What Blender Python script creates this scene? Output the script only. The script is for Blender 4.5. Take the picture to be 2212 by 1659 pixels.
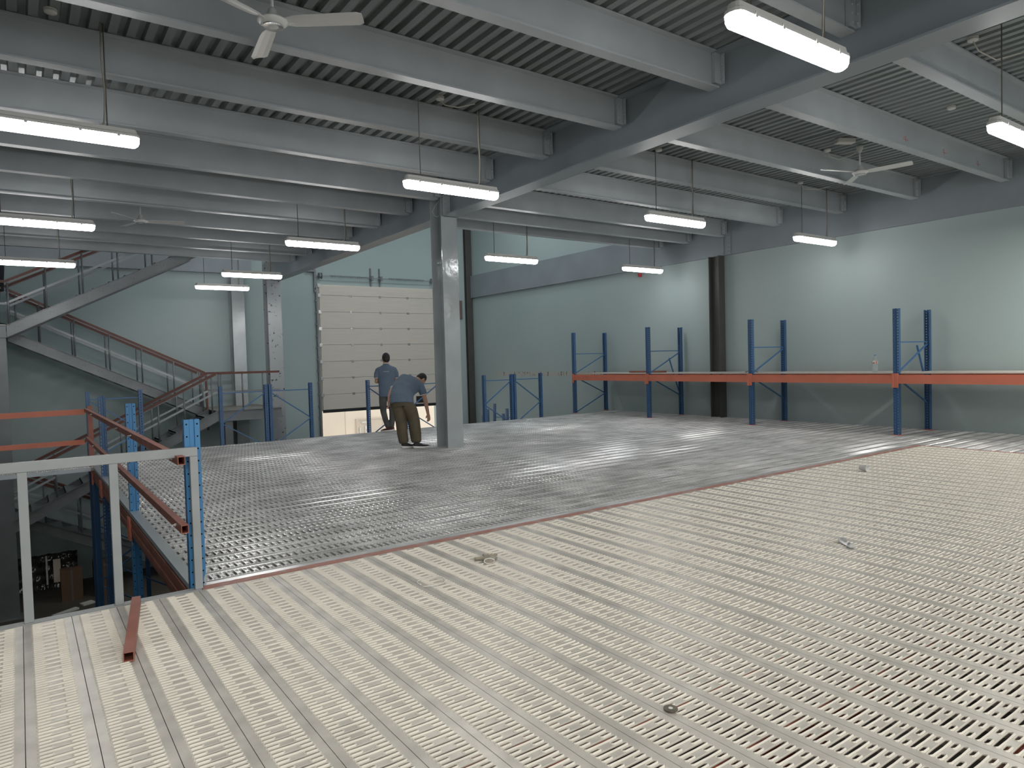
import bpy, math, random
from mathutils import Vector, Matrix
random.seed(7)
sc = bpy.context.scene
for o in list(bpy.data.objects): bpy.data.objects.remove(o)
C = bpy.data.collections.new('warehouse'); sc.collection.children.link(C)
V = Vector
# ------------------------------------------------------------ camera
YAW, PITCH, ROLL, FPX = .6197, .0335, -.0278, 1491.5
cy, sy, cp, sp, cr, sr = math.cos(YAW), math.sin(YAW), math.cos(PITCH), math.sin(PITCH), math.cos(ROLL), math.sin(ROLL)
fwd = V((sy*cp, cy*cp, -sp)); rt = V((cy, -sy, 0)); upv = rt.cross(fwd)
r_ = cr*rt+sr*upv; u_ = -sr*rt+cr*upv
cam = bpy.data.cameras.new('camera'); co = bpy.data.objects.new('camera', cam); C.objects.link(co)
m = Matrix.Identity(4)
for i, c in enumerate((r_, u_, -fwd)):
    for j in range(3): m[j][i] = c[j]
m.translation = V((0, 0, 1.5)); co.matrix_world = m
cam.sensor_width = 36; cam.lens = FPX/2212*36; cam.clip_start = .05; cam.clip_end = 200
sc.camera = co
# ------------------------------------------------------------ light and exposure
W = bpy.data.worlds.new('world'); sc.world = W; W.use_nodes = True
wn = W.node_tree.nodes; bg = wn['Background']
bg.inputs[0].default_value = (.96, .98, 1.0, 1); bg.inputs[1].default_value = 1.15
sc.view_settings.view_transform = 'Standard'; sc.view_settings.look = 'None'
sc.view_settings.exposure = 0.5; sc.view_settings.gamma = 1; sc.view_settings.use_curve_mapping = False
LAMP = 19.0          # emission of the tube diffusers
def area(name, loc, sx, sy_, power, col=(1, .955, .88), rot=(0, 0, 0)):
    l = bpy.data.lights.new(name, 'AREA'); l.shape = 'RECTANGLE'; l.size = sx; l.size_y = sy_; l.energy = power; l.color = col
    o = bpy.data.objects.new(name, l); o.location = loc; o.rotation_euler = rot; C.objects.link(o); return o
# pendant lamps of the same grid that hang behind and right of the camera
for x in (-3.1, .6, 4.55, 8.6, 12.6):
    for y in (-1.8, -6.4): area('rear_lamp', (x, y, 3.6), 1.3, .12, 55)
area('rear_lamp', (.6, 2.8, 3.6), 1.3, .12, 28); area('rear_lamp', (12.3, 2.8, 3.6), 1.3, .12, 62)
# unseen area lights added high over the back to brighten its walls
for x, y, e in ((3, 20.3, 18), (9, 17.5, 48), (12, 17.5, 48)): area('well_fill', (x, y, 8.4), 1.3, .4, e, (.9, .97, 1))
# unseen area lights added below the mezzanine to light the ground floor
for x, y in ((3, 17.5), (9, 19), (5, 9), (9, 3)): area('ground_fill', (x, y, -.6), 1.3, .12, 4)
sc.cycles.use_denoising = True; sc.cycles.max_bounces = 8; sc.cycles.diffuse_bounces = 4; sc.cycles.glossy_bounces = 4
sc.cycles.sample_clamp_indirect = 4; sc.cycles.transparent_max_bounces = 16
# ------------------------------------------------------------ materials
def newmat(name):
    m = bpy.data.materials.new(name); m.use_nodes = True; return m, m.node_tree.nodes, m.node_tree.links, m.node_tree.nodes['Principled BSDF']
def mat(name, col, rough=.5, metal=0, var=.0, scale=3, bump=0, bscale=40, col2=None, thr=None, spec=.5, stretch=None):
    m, n, l, b = newmat(name)
    b.inputs['Base Color'].default_value = (*col, 1); b.inputs['Roughness'].default_value = rough; b.inputs['Metallic'].default_value = metal
    b.inputs['Specular IOR Level'].default_value = spec
    tc = n.new('ShaderNodeTexCoord'); src = tc.outputs['Object']
    if stretch:
        mp = n.new('ShaderNodeMapping'); mp.inputs['Scale'].default_value = stretch; l.new(src, mp.inputs[0]); src = mp.outputs[0]
    if var or col2:
        t = n.new('ShaderNodeTexNoise'); t.inputs['Scale'].default_value = scale; t.inputs['Detail'].default_value = 5; l.new(src, t.inputs['Vector'])
        r = n.new('ShaderNodeValToRGB')
        if col2:
            a, c = thr or (.45, .6)
            r.color_ramp.elements[0].position = a; r.color_ramp.elements[1].position = c
            r.color_ramp.elements[0].color = (*col, 1); r.color_ramp.elements[1].color = (*col2, 1)
        else:
            r.color_ramp.elements[0].position = .3; r.color_ramp.elements[1].position = .7
            r.color_ramp.elements[0].color = (*[c*(1-var) for c in col], 1); r.color_ramp.elements[1].color = (*[min(1, c*(1+var)) for c in col], 1)
        l.new(t.outputs['Fac'], r.inputs[0]); l.new(r.outputs[0], b.inputs['Base Color'])
    if bump:
        t2 = n.new('ShaderNodeTexNoise'); t2.inputs['Scale'].default_value = bscale; l.new(src, t2.inputs['Vector'])
        bp = n.new('ShaderNodeBump'); bp.inputs['Strength'].default_value = bump; bp.inputs['Distance'].default_value = .01
        l.new(t2.outputs['Fac'], bp.inputs['Height']); l.new(bp.outputs[0], b.inputs['Normal'])
    return m
M = {}
M['steel'] = mat('grey_painted_steel', (.425, .455, .475), .36, 0, .12, 1.2, .05, 30)
M['steel_gloss'] = mat('glossy_grey_steel', (.40, .43, .44), .14, .15, .1, 2, .25, 9)
M['girder'] = mat('dark_grey_girder_paint', (.27, .305, .33), .38, 0, .1, 1)
M['galv_ceiling'] = mat('galvanised_ceiling_sheet', (.33, .355, .355), .36, .45, .18, 1.5, 0, 40, stretch=(6, .5, 1))
M['stair'] = mat('stair_grey_steel', (.22, .235, .245), .35, .2, .12, 2, .1, 12)
M['blue'] = mat('rack_blue_paint', (.045, .118, .255), .35, 0, .08, 3)
M['brace'] = mat('rack_brace_blue', (.05, .15, .32), .38, 0, .05, 3)
M['orange'] = mat('rack_orange_paint', (.66, .20, .125), .45, 0, .08, 2)
M['primer'] = mat('red_oxide_primer', (.34, .125, .09), .5, 0, .18, 5, .05, 60)
M['rail'] = mat('grey_railing_paint', (.34, .365, .37), .5, 0, .06, 6)
M['white'] = mat('white_plastic', (.72, .71, .68), .4)
M['fan'] = mat('white_fan_enamel', (.70, .70, .68), .3)
M['black'] = mat('black_rubber', (.015, .016, .018), .6)
M['chrome'] = mat('bright_zinc', (.6, .6, .6), .25, .9)
M['cable'] = mat('cream_cable', (.70, .66, .58), .6)
M['chain'] = mat('dull_chain', (.3, .28, .25), .5, .6)
M['concrete'] = mat('concrete_floor', (.10, .09, .075), .6, 0, .25, .8)
M['door'] = mat('cream_door_panel', (.68, .63, .56), .5, 0, .05, 1, .08, 3, stretch=(1, 1, 40))
M['cream'] = mat('cream_render', (.80, .70, .58), .8, 0, .05, 1)
M['doorleaf'] = mat('beige_door_leaf', (.62, .53, .44), .6)
M['card'] = mat('brown_cardboard', (.16, .095, .055), .8, 0, .1, 4)
M['board'] = mat('chipboard_shelf', (.50, .47, .43), .7, 0, .08, 8)
M['shirt'] = mat('slate_blue_pique', (.12, .165, .225), .85, 0, .12, 6, .25, 12)
M['jeans'] = mat('washed_grey_denim', (.085, .088, .085), .85, 0, .3, 5, .3, 14)
M['olive'] = mat('olive_twill', (.105, .085, .052), .85, 0, .15, 5, .45, 9)
M['skin'] = mat('skin', (.46, .26, .18), .5, 0, .06, 20)
M['hair'] = mat('black_hair', (.012, .011, .011), .6, 0, 0, 3, .4, 200)
M['maroon'] = mat('maroon_knit', (.07, .02, .022), .8)
M['sole'] = mat('white_sole', (.75, .74, .72), .5)
M['shoe'] = mat('black_mesh', (.02, .02, .022), .7)
M['darkcloth'] = mat('dark_cloth', (.02, .022, .03), .9)
M['trimwhite'] = mat('white_trim', (.7, .7, .66), .8)
M['redglass'] = mat('red_lens', (.5, .03, .05), .3)
M['glove'] = mat('grey_knit_glove', (.40, .36, .29), .9, 0, .3, 30, .5, 90)
M['washer'] = mat('worn_steel', (.16, .14, .11), .45, .5, .3, 60)
M['cordw'] = mat('white_cord', (.8, .78, .72), .6)
M['brownbox'] = mat('brown_cover', (.17, .135, .12), .5)
M['redprint'] = mat('red_print', (.6, .12, .12), .6)
M['clearblue'] = mat('blue_cap', (.05, .2, .45), .4)
M['sheen'] = mat('plastic_film', (.045, .042, .036), .12, 0, .6, 6, 1.0, 5, spec=1)
# spotted column paint
M['spotted'] = mat('grey_paint_with_black_spots', (.34, .36, .37), .2, .1, 0, 11, .12, 8, col2=(.03, .03, .03), thr=(.63, .65))
# rack blue with the brighter lighting painted in, plus worn scuffs
M['azure'] = mat('lit_blue_rack_paint', (.055, .22, .45), .38, 0, 0, 6, 0, 40, col2=(.42, .48, .48), thr=(.635, .65), stretch=(1, 1, .35))
M['walk'] = mat('off_white_embossed_ribs', (.72, .685, .61), .42, .05, .09, 5, .03, 60)
M['walkflat'] = mat('off_white_plank_flats', (.60, .575, .525), .36, .3, .14, 7, .03, 60)
M['galv'] = mat('galvanised_grating', (.78, .785, .77), .22, .4, .3, 2.2, .02, 50)
M['galvdull'] = mat('galvanised_grating_flats', (.62, .625, .615), .2, .45, .35, 2.5, .02, 50)
M['worn'] = mat('worn_red_oxide', (.42, .20, .16), .55, 0, 0, 9, .05, 60, col2=(.45, .36, .33), thr=(.5, .7))
M['edge'] = mat('pale_edge_angle', (.52, .57, .60), .4, .3)
# diffuser: the lamps themselves
m, n, l, b = newmat('lit_diffuser'); b.inputs['Emission Color'].default_value = (1, .985, .97, 1); b.inputs['Emission Strength'].default_value = LAMP; M['lit'] = m
# bottle
m, n, l, b = newmat('clear_bottle'); b.inputs['Base Color'].default_value = (.9, .94, .95, 1); b.inputs['Roughness'].default_value = .08
b.inputs['Transmission Weight'].default_value = .85; b.inputs['IOR'].default_value = 1.2; M['clear'] = m
m, n, l, b = newmat('frosted_cup'); b.inputs['Base Color'].default_value = (.85, .85, .83, 1); b.inputs['Roughness'].default_value = .35
b.inputs['Transmission Weight'].default_value = .15; M['cup'] = m
# mint walls, with a rust run on the right one
def wallmat(name, rust):
    m, n, l, b = newmat(name); b.inputs['Roughness'].default_value = .8
    tc = n.new('ShaderNodeTexCoord'); t = n.new('ShaderNodeTexNoise'); t.inputs['Scale'].default_value = .35; t.inputs['Detail'].default_value = 4
    l.new(tc.outputs['Object'], t.inputs['Vector'])
    r = n.new('ShaderNodeValToRGB'); r.color_ramp.elements[0].position = .3; r.color_ramp.elements[1].position = .7
    r.color_ramp.elements[0].color = (.375, .465, .465, 1); r.color_ramp.elements[1].color = (.43, .51, .505, 1)
    l.new(t.outputs['Fac'], r.inputs[0]); out = r.outputs[0]
    if rust:
        sep = n.new('ShaderNodeSeparateXYZ'); l.new(tc.outputs['Object'], sep.inputs[0])
        def band(sock, a, c):
            x = n.new('ShaderNodeMath'); x.operation = 'GREATER_THAN'; l.new(sock, x.inputs[0]); x.inputs[1].default_value = a
            y = n.new('ShaderNodeMath'); y.operation = 'LESS_THAN'; l.new(sock, y.inputs[0]); y.inputs[1].default_value = c
            z = n.new('ShaderNodeMath'); z.operation = 'MULTIPLY'; l.new(x.outputs[0], z.inputs[0]); l.new(y.outputs[0], z.inputs[1]); return z.outputs[0]
        mz = band(sep.outputs[2], .98, 1.12); my = band(sep.outputs[1], 14.6, 20.4)
        mp = n.new('ShaderNodeMapping'); mp.inputs['Scale'].default_value = (1, 6, 1.0); l.new(tc.outputs['Object'], mp.inputs[0])
        t2 = n.new('ShaderNodeTexNoise'); t2.inputs['Scale'].default_value = 3; t2.inputs['Detail'].default_value = 6; l.new(mp.outputs[0], t2.inputs['Vector'])
        g = n.new('ShaderNodeMath'); g.operation = 'GREATER_THAN'; g.inputs[1].default_value = .60; l.new(t2.outputs['Fac'], g.inputs[0])
        a1 = n.new('ShaderNodeMath'); a1.operation = 'MULTIPLY'; l.new(mz, a1.inputs[0]); l.new(my, a1.inputs[1])
        a2 = n.new('ShaderNodeMath'); a2.operation = 'MULTIPLY'; l.new(a1.outputs[0], a2.inputs[0]); l.new(g.outputs[0], a2.inputs[1])
        mx = n.new('ShaderNodeMixRGB'); l.new(a2.outputs[0], mx.inputs[0]); l.new(out, mx.inputs[1]); mx.inputs[2].default_value = (.16, .09, .06, 1)
        mx2 = n.new('ShaderNodeMixRGB'); hh = n.new('ShaderNodeMath'); hh.operation = 'MULTIPLY'; hh.inputs[1].default_value = .6; l.new(a1.outputs[0], hh.inputs[0])
        l.new(hh.outputs[0], mx2.inputs[0]); l.new(out, mx2.inputs[1]); mx2.inputs[2].default_value = (.5, .46, .4, 1); l.new(mx2.outputs[0], mx.inputs[1]); out = mx.outputs[0]
    l.new(out, b.inputs['Base Color'])
    return m
M['mint'] = wallmat('mint_wall_paint', False); M['mintr'] = wallmat('mint_wall_paint_rust', True)
# perforated blue paint: see-through holes; the dark variant paints unlit interiors as dots
def holes(src, name, pitch=.05, half=.17, w=.0052, dark=False):
    m = src.copy(); m.name = name; n = m.node_tree.nodes; l = m.node_tree.links
    b = n['Principled BSDF']; out = n['Material Output']
    uv = n.new('ShaderNodeUVMap'); s = n.new('ShaderNodeSeparateXYZ'); l.new(uv.outputs[0], s.inputs[0])
    def mth(op, a, bb=None):
        x = n.new('ShaderNodeMath'); x.operation = op
        for i, v in enumerate((a, bb)):
            if v is None: continue
            if isinstance(v, (int, float)): x.inputs[i].default_value = v
            else: l.new(v, x.inputs[i])
        return x.outputs[0]
    # u: 0..1 marks distance from hole column (u=0 centre), metres ; v: metres along upright
    fv = mth('ABSOLUTE', mth('SUBTRACT', mth('FRACT', mth('DIVIDE', s.outputs[1], pitch)), .5))
    a = mth('LESS_THAN', fv, half); c = mth('LESS_THAN', mth('ABSOLUTE', s.outputs[0]), w)
    k = mth('MULTIPLY', a, c)
    tr = n.new('ShaderNodeBsdfDiffuse' if dark else 'ShaderNodeBsdfTransparent')
    if dark: tr.inputs[0].default_value = (.006, .008, .012, 1)
    mx = n.new('ShaderNodeMixShader')
    l.new(k, mx.inputs[0]); l.new(b.outputs[0], mx.inputs[1]); l.new(tr.outputs[0], mx.inputs[2]); l.new(mx.outputs[0], out.inputs[0])
    return m
M['blue_h'] = holes(M['blue'], 'rack_blue_perforated', .05, .2, .0065); M['azure_h'] = holes(M['azure'], 'lit_blue_painted_holes', .085, .06, .0048, True)
# ------------------------------------------------------------ mesh helpers
class MB:
    def __init__(s): s.v = []; s.f = []; s.uv = {}
    def add(s, vs, fs):
        o = len(s.v); s.v += [tuple(v) for v in vs]; s.f += [tuple(i+o for i in f) for f in fs]; return o
    def box(s, a, b):
        x0, y0, z0 = [min(p, q) for p, q in zip(a, b)]; x1, y1, z1 = [max(p, q) for p, q in zip(a, b)]
        s.add([(x0,y0,z0),(x1,y0,z0),(x1,y1,z0),(x0,y1,z0),(x0,y0,z1),(x1,y0,z1),(x1,y1,z1),(x0,y1,z1)],
              [(0,3,2,1),(4,5,6,7),(0,1,5,4),(1,2,6,5),(2,3,7,6),(3,0,4,7)]); return s
    def bar(s, p, q, w, h, up=(0, 0, 1)):
        p, q = V(p), V(q); d = (q-p).normalized(); sd = d.cross(V(up))
        if sd.length < 1e-4: sd = d.cross(V((1, 0, 0)))
        sd.normalize(); u = sd.cross(d)
        vs = [e+sd*a*w/2+u*b*h/2 for e in (p, q) for a, b in ((-1,-1),(1,-1),(1,1),(-1,1))]
        s.add(vs, [(3,2,1,0),(4,5,6,7),(0,1,5,4),(1,2,6,5),(2,3,7,6),(3,0,4,7)]); return s
    def prism(s, prof, p, q, up=(0, 0, 1), caps=True):   # prof: 2D points (side, up)
        p, q = V(p), V(q); d = (q-p).normalized(); sd = d.cross(V(up))
        if sd.length < 1e-4: sd = V((1, 0, 0))
        sd.normalize(); u = sd.cross(d); k = len(prof)
        vs = [e+sd*a+u*b for e in (p, q) for a, b in prof]
        fs = [(i, (i+1) % k, k+(i+1) % k, k+i) for i in range(k)]
        if caps: fs += [tuple(range(k))[::-1], tuple(range(k, 2*k))]
        s.add(vs, fs); return s
    def tube(s, pts, r, k=8, caps=True, ref=(0, 0, 1)):   # r: number, list, or list of (a,b)
        pts = [V(p) for p in pts]; N = len(pts)
        rs = r if isinstance(r, (list, tuple)) else [r]*N
        ref = V(ref); vs = []; prev = None
        for i, p in enumerate(pts):
            d = (pts[min(i+1, N-1)]-pts[max(i-1, 0)]).normalized()
            sd = d.cross(ref) if prev is None else prev-d*prev.dot(d)
            if sd.length < .05: sd = d.cross(V((0, 1, 0))) if prev is None else d.cross(ref)
            if sd.length < .05: sd = d.cross(V((1, .3, 0)))
            sd.normalize(); u = sd.cross(d); prev = sd
            a, b = rs[i] if isinstance(rs[i], (tuple, list)) else (rs[i], rs[i])
            vs += [p+sd*a*math.cos(t*2*math.pi/k)+u*b*math.sin(t*2*math.pi/k) for t in range(k)]
        fs = [(i*k+t, i*k+(t+1) % k, (i+1)*k+(t+1) % k, (i+1)*k+t) for i in range(N-1) for t in range(k)]
        if caps: fs += [tuple(range(k))[::-1], tuple(range((N-1)*k, N*k))]
        s.add(vs, fs); return s
    def lathe(s, prof, c=(0, 0, 0), k=20, axis=(0, 0, 1)):   # prof (r, z)
        ax = V(axis).normalized(); a = ax.cross(V((0, 1, 0)) if abs(ax.y) < .9 else V((1, 0, 0))).normalized(); b = ax.cross(a); c = V(c)
        vs = [c+ax*z+(a*math.cos(t*2*math.pi/k)+b*math.sin(t*2*math.pi/k))*max(r, 1e-4) for r, z in prof for t in range(k)]
        N = len(prof)
        s.add(vs, [(i*k+t, i*k+(t+1) % k, (i+1)*k+(t+1) % k, (i+1)*k+t) for i in range(N-1) for t in range(k)]+[tuple(range(k))[::-1], tuple(range((N-1)*k, N*k))]); return s
    def ell(s, c, r, k=16, rings=10, rot=None):
        vs = []; R = rot or Matrix.Identity(3)
        for i in range(rings+1):
            th = math.pi*i/rings
            for t in range(k):
                ph = 2*math.pi*t/k
                vs.append(V(c)+R @ V((r[0]*math.sin(th)*math.cos(ph), r[1]*math.sin(th)*math.sin(ph), r[2]*math.cos(th))))
        s.add(vs, [(i*k+t, (i+1)*k+t, (i+1)*k+(t+1) % k, i*k+(t+1) % k) for i in range(rings) for t in range(k)]); return s
    def build(s, name, material, parent=None, smooth=False, origin=None, bevel=0):
        me = bpy.data.meshes.new(name)
        if parent is not None and origin is None: origin = V((0, 0, 0))
        off = V(origin) if origin else V((0, 0, 0))
        me.from_pydata([tuple(V(v)-off) for v in s.v], [], s.f); me.update()
        if smooth:
            for p in me.polygons: p.use_smooth = True
        o = bpy.data.objects.new(name, me); o.location = off; C.objects.link(o); me.materials.append(M[material] if isinstance(material, str) else material)
        if parent is not None: o.parent = parent
        if bevel:
            bv = o.modifiers.new('bevel', 'BEVEL'); bv.width = bevel; bv.segments = 2; bv.limit_method = 'ANGLE'
        return o
def tag(o, label, cat, group=None, kind=None):
    o['label'] = label; o['category'] = cat
    if group: o['group'] = group
    if kind: o['kind'] = kind
    return o
def thing(name, loc, label, cat, group=None, rz=0):
    o = bpy.data.objects.new(name, None); C.objects.link(o); o.location = loc; o.rotation_euler = (0, 0, rz); o.empty_display_size = .1
    return tag(o, label, cat, group)
def struct(o): o['kind'] = 'structure'; return o
def copy_tree(o, parent=None):
    c = o.copy(); C.objects.link(c); c.parent = parent
    for ch in list(o.children): copy_tree(ch, c)
    return c
ORD = ['nearest', 'second', 'third', 'fourth', 'fifth', 'sixth', 'seventh', 'eighth', 'ninth', 'tenth', 'eleventh', 'twelfth', 'thirteenth', 'fourteenth', 'fifteenth']
# ------------------------------------------------------------ decks
def ring_hole(mb, cx, cy, cw, ch, hw, hh, rim, h, wall=.012, bulge=0, lip=True, tight=.5):
    """one slot: cell cw x ch, hole hw x hh, raised rim; bulge widens the slot towards its middle"""
    def ring(a, b, c, z, g=0):
        c = min(c, a*.6, b*.6); zf = z if (z <= 0 or not lip) else z*.25; zm = z if zf == z else z*.7
        return [(cx+a, cy-b+c, zm), (cx+a, cy+b-c, zf), (cx+a-c, cy+b, zf), (cx, cy+b+g*.3, zf), (cx-a+c, cy+b, zf), (cx-a, cy+b-c, zf), (cx-a, cy-b+c, zm), (cx-a+c, cy-b, z), (cx, cy-b-g, z), (cx+a-c, cy-b, z)]
    a, b = cw/2, ch/2
    vs = ring(a, b, .003, 0)+[(cx+a, cy+b, 0), (cx-a, cy+b, 0), (cx-a, cy-b, 0), (cx+a, cy-b, 0)]
    ha, hb = hw/2, hh/2; c = min(ha, hb)*.8; N = 10
    bo = hb+rim+(b-hb-rim)*tight; ao = ha+rim+.002; vs += ring(min(a-.0005, ao), bo, c+rim*.5, 0)+ring(ha+rim, hb+rim, c+rim*.5, h, bulge*.5)+ring(ha, hb, c, h*.6, bulge)+ring(ha, hb, c, -wall, bulge)
    fs = [(1, 10, 2), (4, 11, 5), (6, 12, 7), (9, 13, 0)]
    for t in range(10):
        u = (t+1) % 10
        fs += [(t, u, 14+u, 14+t), (14+t, 14+u, 24+u, 24+t), (24+t, 24+u, 34+u, 34+t), (34+t, 34+u, 44+u, 44+t)]
    mb.add(vs, fs)
def quad(mb, x0, y0, x1, y1, z=0): mb.add([(x0, y0, z), (x1, y0, z), (x1, y1, z), (x0, y1, z)], [(0, 1, 2, 3)])
def beige_plank(x0, y0, y1):
    mb = MB(); w = .2435; b0, b1 = .036, .207; p = .0625; n = int((y1-y0)/p)
    quad(mb, x0+.0015, y0, x0+b0, y1); quad(mb, x0+b1, y0, x0+w-.0015, y1)
    quad(mb, x0+b0, y0+n*p, x0+b1, y1)
    for i in range(n):
        yy = y0+i*p; c = x0+(b0+b1)/2
        ring_hole(mb, c, yy+p*.25, b1-b0, p/2, .160, .0162, .0024, .0068, .004, bulge=.0035, tight=.8)
        s_ = .060
        ring_hole(mb, x0+b0+s_/2, yy+p*.75, s_, p/2, .048, .0160, .0026, .0066, .004, tight=.8)
        ring_hole(mb, x0+b1-s_/2, yy+p*.75, s_, p/2, .048, .0160, .0026, .0066, .004, tight=.8)
        quad(mb, x0+b0+s_, yy+p/2, x0+b1-s_, yy+p)
    for xx in (x0+.0015, x0+w-.0015): mb.add([(xx, y0, 0), (xx, y1, 0), (xx, y1, -.05), (xx, y0, -.05)], [(0, 1, 2, 3)])
    return mb
X0 = .933
nb = 43
def deck(mb, material, count, off, name='floor'):
    o = mb.build(name, material); o.data.materials.append(M['walkflat' if material == 'walk' else 'galvdull'])
    for q_ in o.data.polygons:                      # flats toned darker than ribs; on the planks this paints in reflected light
        if len(q_.vertices) == 4 and (q_.area > .02 or (material == 'galv' and q_.area > .0004 and abs(q_.normal.z) > .999) or (material == 'walk' and q_.normal.z > .999)): q_.material_index = 1
    a = o.modifiers.new('array', 'ARRAY'); a.count = count; a.use_relative_offset = False; a.use_constant_offset = True; a.constant_offset_displace = off
    return struct(o)
deck(beige_plank(X0-9*.2435, -.6, 5.035), 'walk', nb+9, (.2435, 0, 0))
def grey_plank(y0, x0, x1):
    mb = MB(); w = .222; p = .0575; n = int((x1-x0)/p); a, b = .030, .192
    quad(mb, x0, y0+.0015, x1, y0+.011); quad(mb, x0, y0+.022, x1, y0+a); quad(mb, x0, y0+b, x1, y0+w-.0015); quad(mb, x0+n*p, y0+a, x1, y0+b)
    mb.add([(x0, y0+.011, 0), (x1, y0+.011, 0), (x1, y0+.0165, .0045), (x0, y0+.0165, .0045), (x1, y0+.022, 0), (x0, y0+.022, 0)], [(0, 1, 2, 3), (3, 2, 4, 5)])
    for i in range(n):
        xx = x0+i*p; c = y0+(a+b)/2
        ring_hole(mb, xx+.015, c, .030, b-a, .018, .136, .004, .0048, lip=False)
        ring_hole(mb, xx+.04375, y0+a+.033, .0275, .066, .0145, .029, .004, .0048, lip=False)
        ring_hole(mb, xx+.04375, y0+b-.033, .0275, .066, .0145, .029, .004, .0048, lip=False)
        quad(mb, xx+.030, y0+a+.066, xx+p, y0+b-.066)
    for yy in (y0+.0015, y0+w-.0015): mb.add([(x0, yy, 0), (x1, yy, 0), (x1, yy, -.05), (x0, yy, -.05)], [(0, 1, 2, 3)])
    return mb
deck(grey_plank(5.19, .985, 13.88), 'galv', 41, (0, .222, 0))
deck(grey_plank(-.6, 11.46, 13.88), 'galv', 26, (0, .222, 0))
deck(grey_plank(12.72, -2.6, .96), 'galv', 7, (0, .222, 0))
tag(MB().box((-2.6, 12.655, -.05), (.86, 12.715, .008)).build('deck_edge_angle', 'edge'), 'pale edge angle along the walkway on the far side of the well', 'deck trim')
struct(MB().box((-7, -8, -.2), (13.88, -.62, 0)).build('floor', 'concrete')); struct(MB().box((-7, -.62, -.2), (-1.27, 5.03, 0)).build('floor', 'concrete'))  # unseen slabs added beside the decks to block light to the storey below
struct(MB().box((-7, 12.66, -.2), (-2.62, 14.3, 0)).build('floor', 'concrete')); struct(MB().box((-7, -8.3, -4.1), (13.9, -8, 0)).build('wall_light_block', 'mint'))  # unseen slab and low rear wall, added to keep the lower floor dark
tag(MB().box((.96, 5.045, -.06), (11.43, 5.115, .004)).build('edge_beam', 'worn'), 'long worn red-oxide beam top between pale planks and galvanised deck', 'beam')
tag(MB().box((11.38, -.6, -.06), (11.43, 5.044, .004)).build('edge_beam', 'worn'), 'short red-oxide beam top along the right end of the pale planks', 'beam')
tag(MB().box((.985, 5.118, -.06), (11.46, 5.186, .002)).build('deck_edge_angle', 'galv'), 'long galvanised edge angle lying along the red-oxide beam top', 'deck trim')
tag(MB().box((11.434, -.6, -.06), (11.458, 5.117, .002)).build('deck_edge_angle', 'galv'), 'short galvanised edge angle at the right end of the pale planks', 'deck trim')
tag(MB().box((-2.2, 5.04, -.09), (.955, 5.10, .006)).build('kerb_angle', 'rail'), 'grey kerb angle under the feet of the near grey railing', 'deck trim')
tag(MB().box((.90, 5.2, -.03), (.982, 12.9, .010)).build('deck_edge_angle', 'edge'), 'pale perforated edge angle on the deck beside the open well', 'deck trim')
# stepped beams carrying the deck
STEP = [(-.022, -.10), (.022, -.10), (.022, -.06), (.030, -.06), (.030, -.02), (.022, -.02), (.022, .02), (.030, .02), (.030, .07), (-.022, .07)]
def stepped(p, q, sgn=1, s=1.0): return MB().prism([(a*sgn*s, b*s) for a, b in STEP][::sgn], p, q)
seg = [(5.2, 8.3), (8.36, 11.4), (11.5, 12.88)]
for i, (a, b) in enumerate(seg):
    t = thing('deck_beam', (.93, a, -.13), ['long red-oxide stepped beam under the deck edge nearest the grey railing', 'middle red-oxide stepped beam along the deck edge above the well', 'short red-oxide stepped beam at the far corner of the well'][i], 'beam', 'deck edge beams above the well')
    stepped((.0, 0, 0), (0, b-a, 0), -1, 1.15).build('beam_profile', 'primer', t)
    for y in (0.02, b-a-.02): MB().box((-.052, y-.03, -.16), (-.028, y+.03, .08)).build('connector', 'orange', t)
for i, y in enumerate((1.05, 1.70, 2.33, 3.3, 4.2)):
    tag(stepped((1.0, y, -.16), (11.3, y, -.16)).build('floor_beam', 'orange'), ['orange floor beam seen through plank slots nearest the camera', 'orange floor beam under the planks near the bottom right', 'orange floor beam passing under the rusty washer', 'orange floor beam under the planks beneath the metal clip', 'orange floor beam under planks just before the deck seam'][i], 'beam', 'orange beams under the pale planks')
# ------------------------------------------------------------ shell
struct(MB().box((-7, -8, -4.3), (14.3, 22.4, -4.1)).build('floor', 'concrete'))
struct(MB().box((13.9, -8, -4.1), (14.2, 22.3, 9)).build('wall_right', 'mintr'))
wb = MB().box((-7, 22, -4.1), (8.02, 22.3, 9)).box((12.36, 22, -4.1), (13.9, 22.3, 9)).box((8.02, 22, 4.15), (12.36, 22.3, 9))
struct(wb.build('wall_back', 'mint'))
struct(MB().box((-7.3, -8, -4.1), (-7, 22.3, 9)).build('wall_left', 'mint'))
struct(MB().box((-7, 11, 9), (14.2, 22.3, 9.2)).build('ceiling', 'girder'))
def corr(x0, x1, y0, y1, z, name='ceiling'):
    pts = []; x = x0; p = .1532
    while x < x1-.01:
        pts += [(x, z), (x+.075, z), (x+.090, z+.048), (x+.140, z+.048)]; x += p
    pts.append((x, z)); mb = MB(); k = len(pts)
    mb.add([(a, y, b) for y in (y0, y1) for a, b in pts], [(i, k+i, k+i+1, i+1) for i in range(k-1)])
    mb.box((x0, y0, z+.06), (x1, y1, z+.2))
    return struct(mb.build(name, 'galv_ceiling'))
corr(-7, 6.21, -8, 18.66, 4.69); corr(6.21, 13.88, -8, 12.52, 4.69)
struct(MB().box((-7, 18.64, 4.69), (6.2, 18.7, 4.95)).box((6.2, 12.5, 4.69), (13.9, 12.56, 4.95)).build('trim_1', 'girder'))
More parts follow.
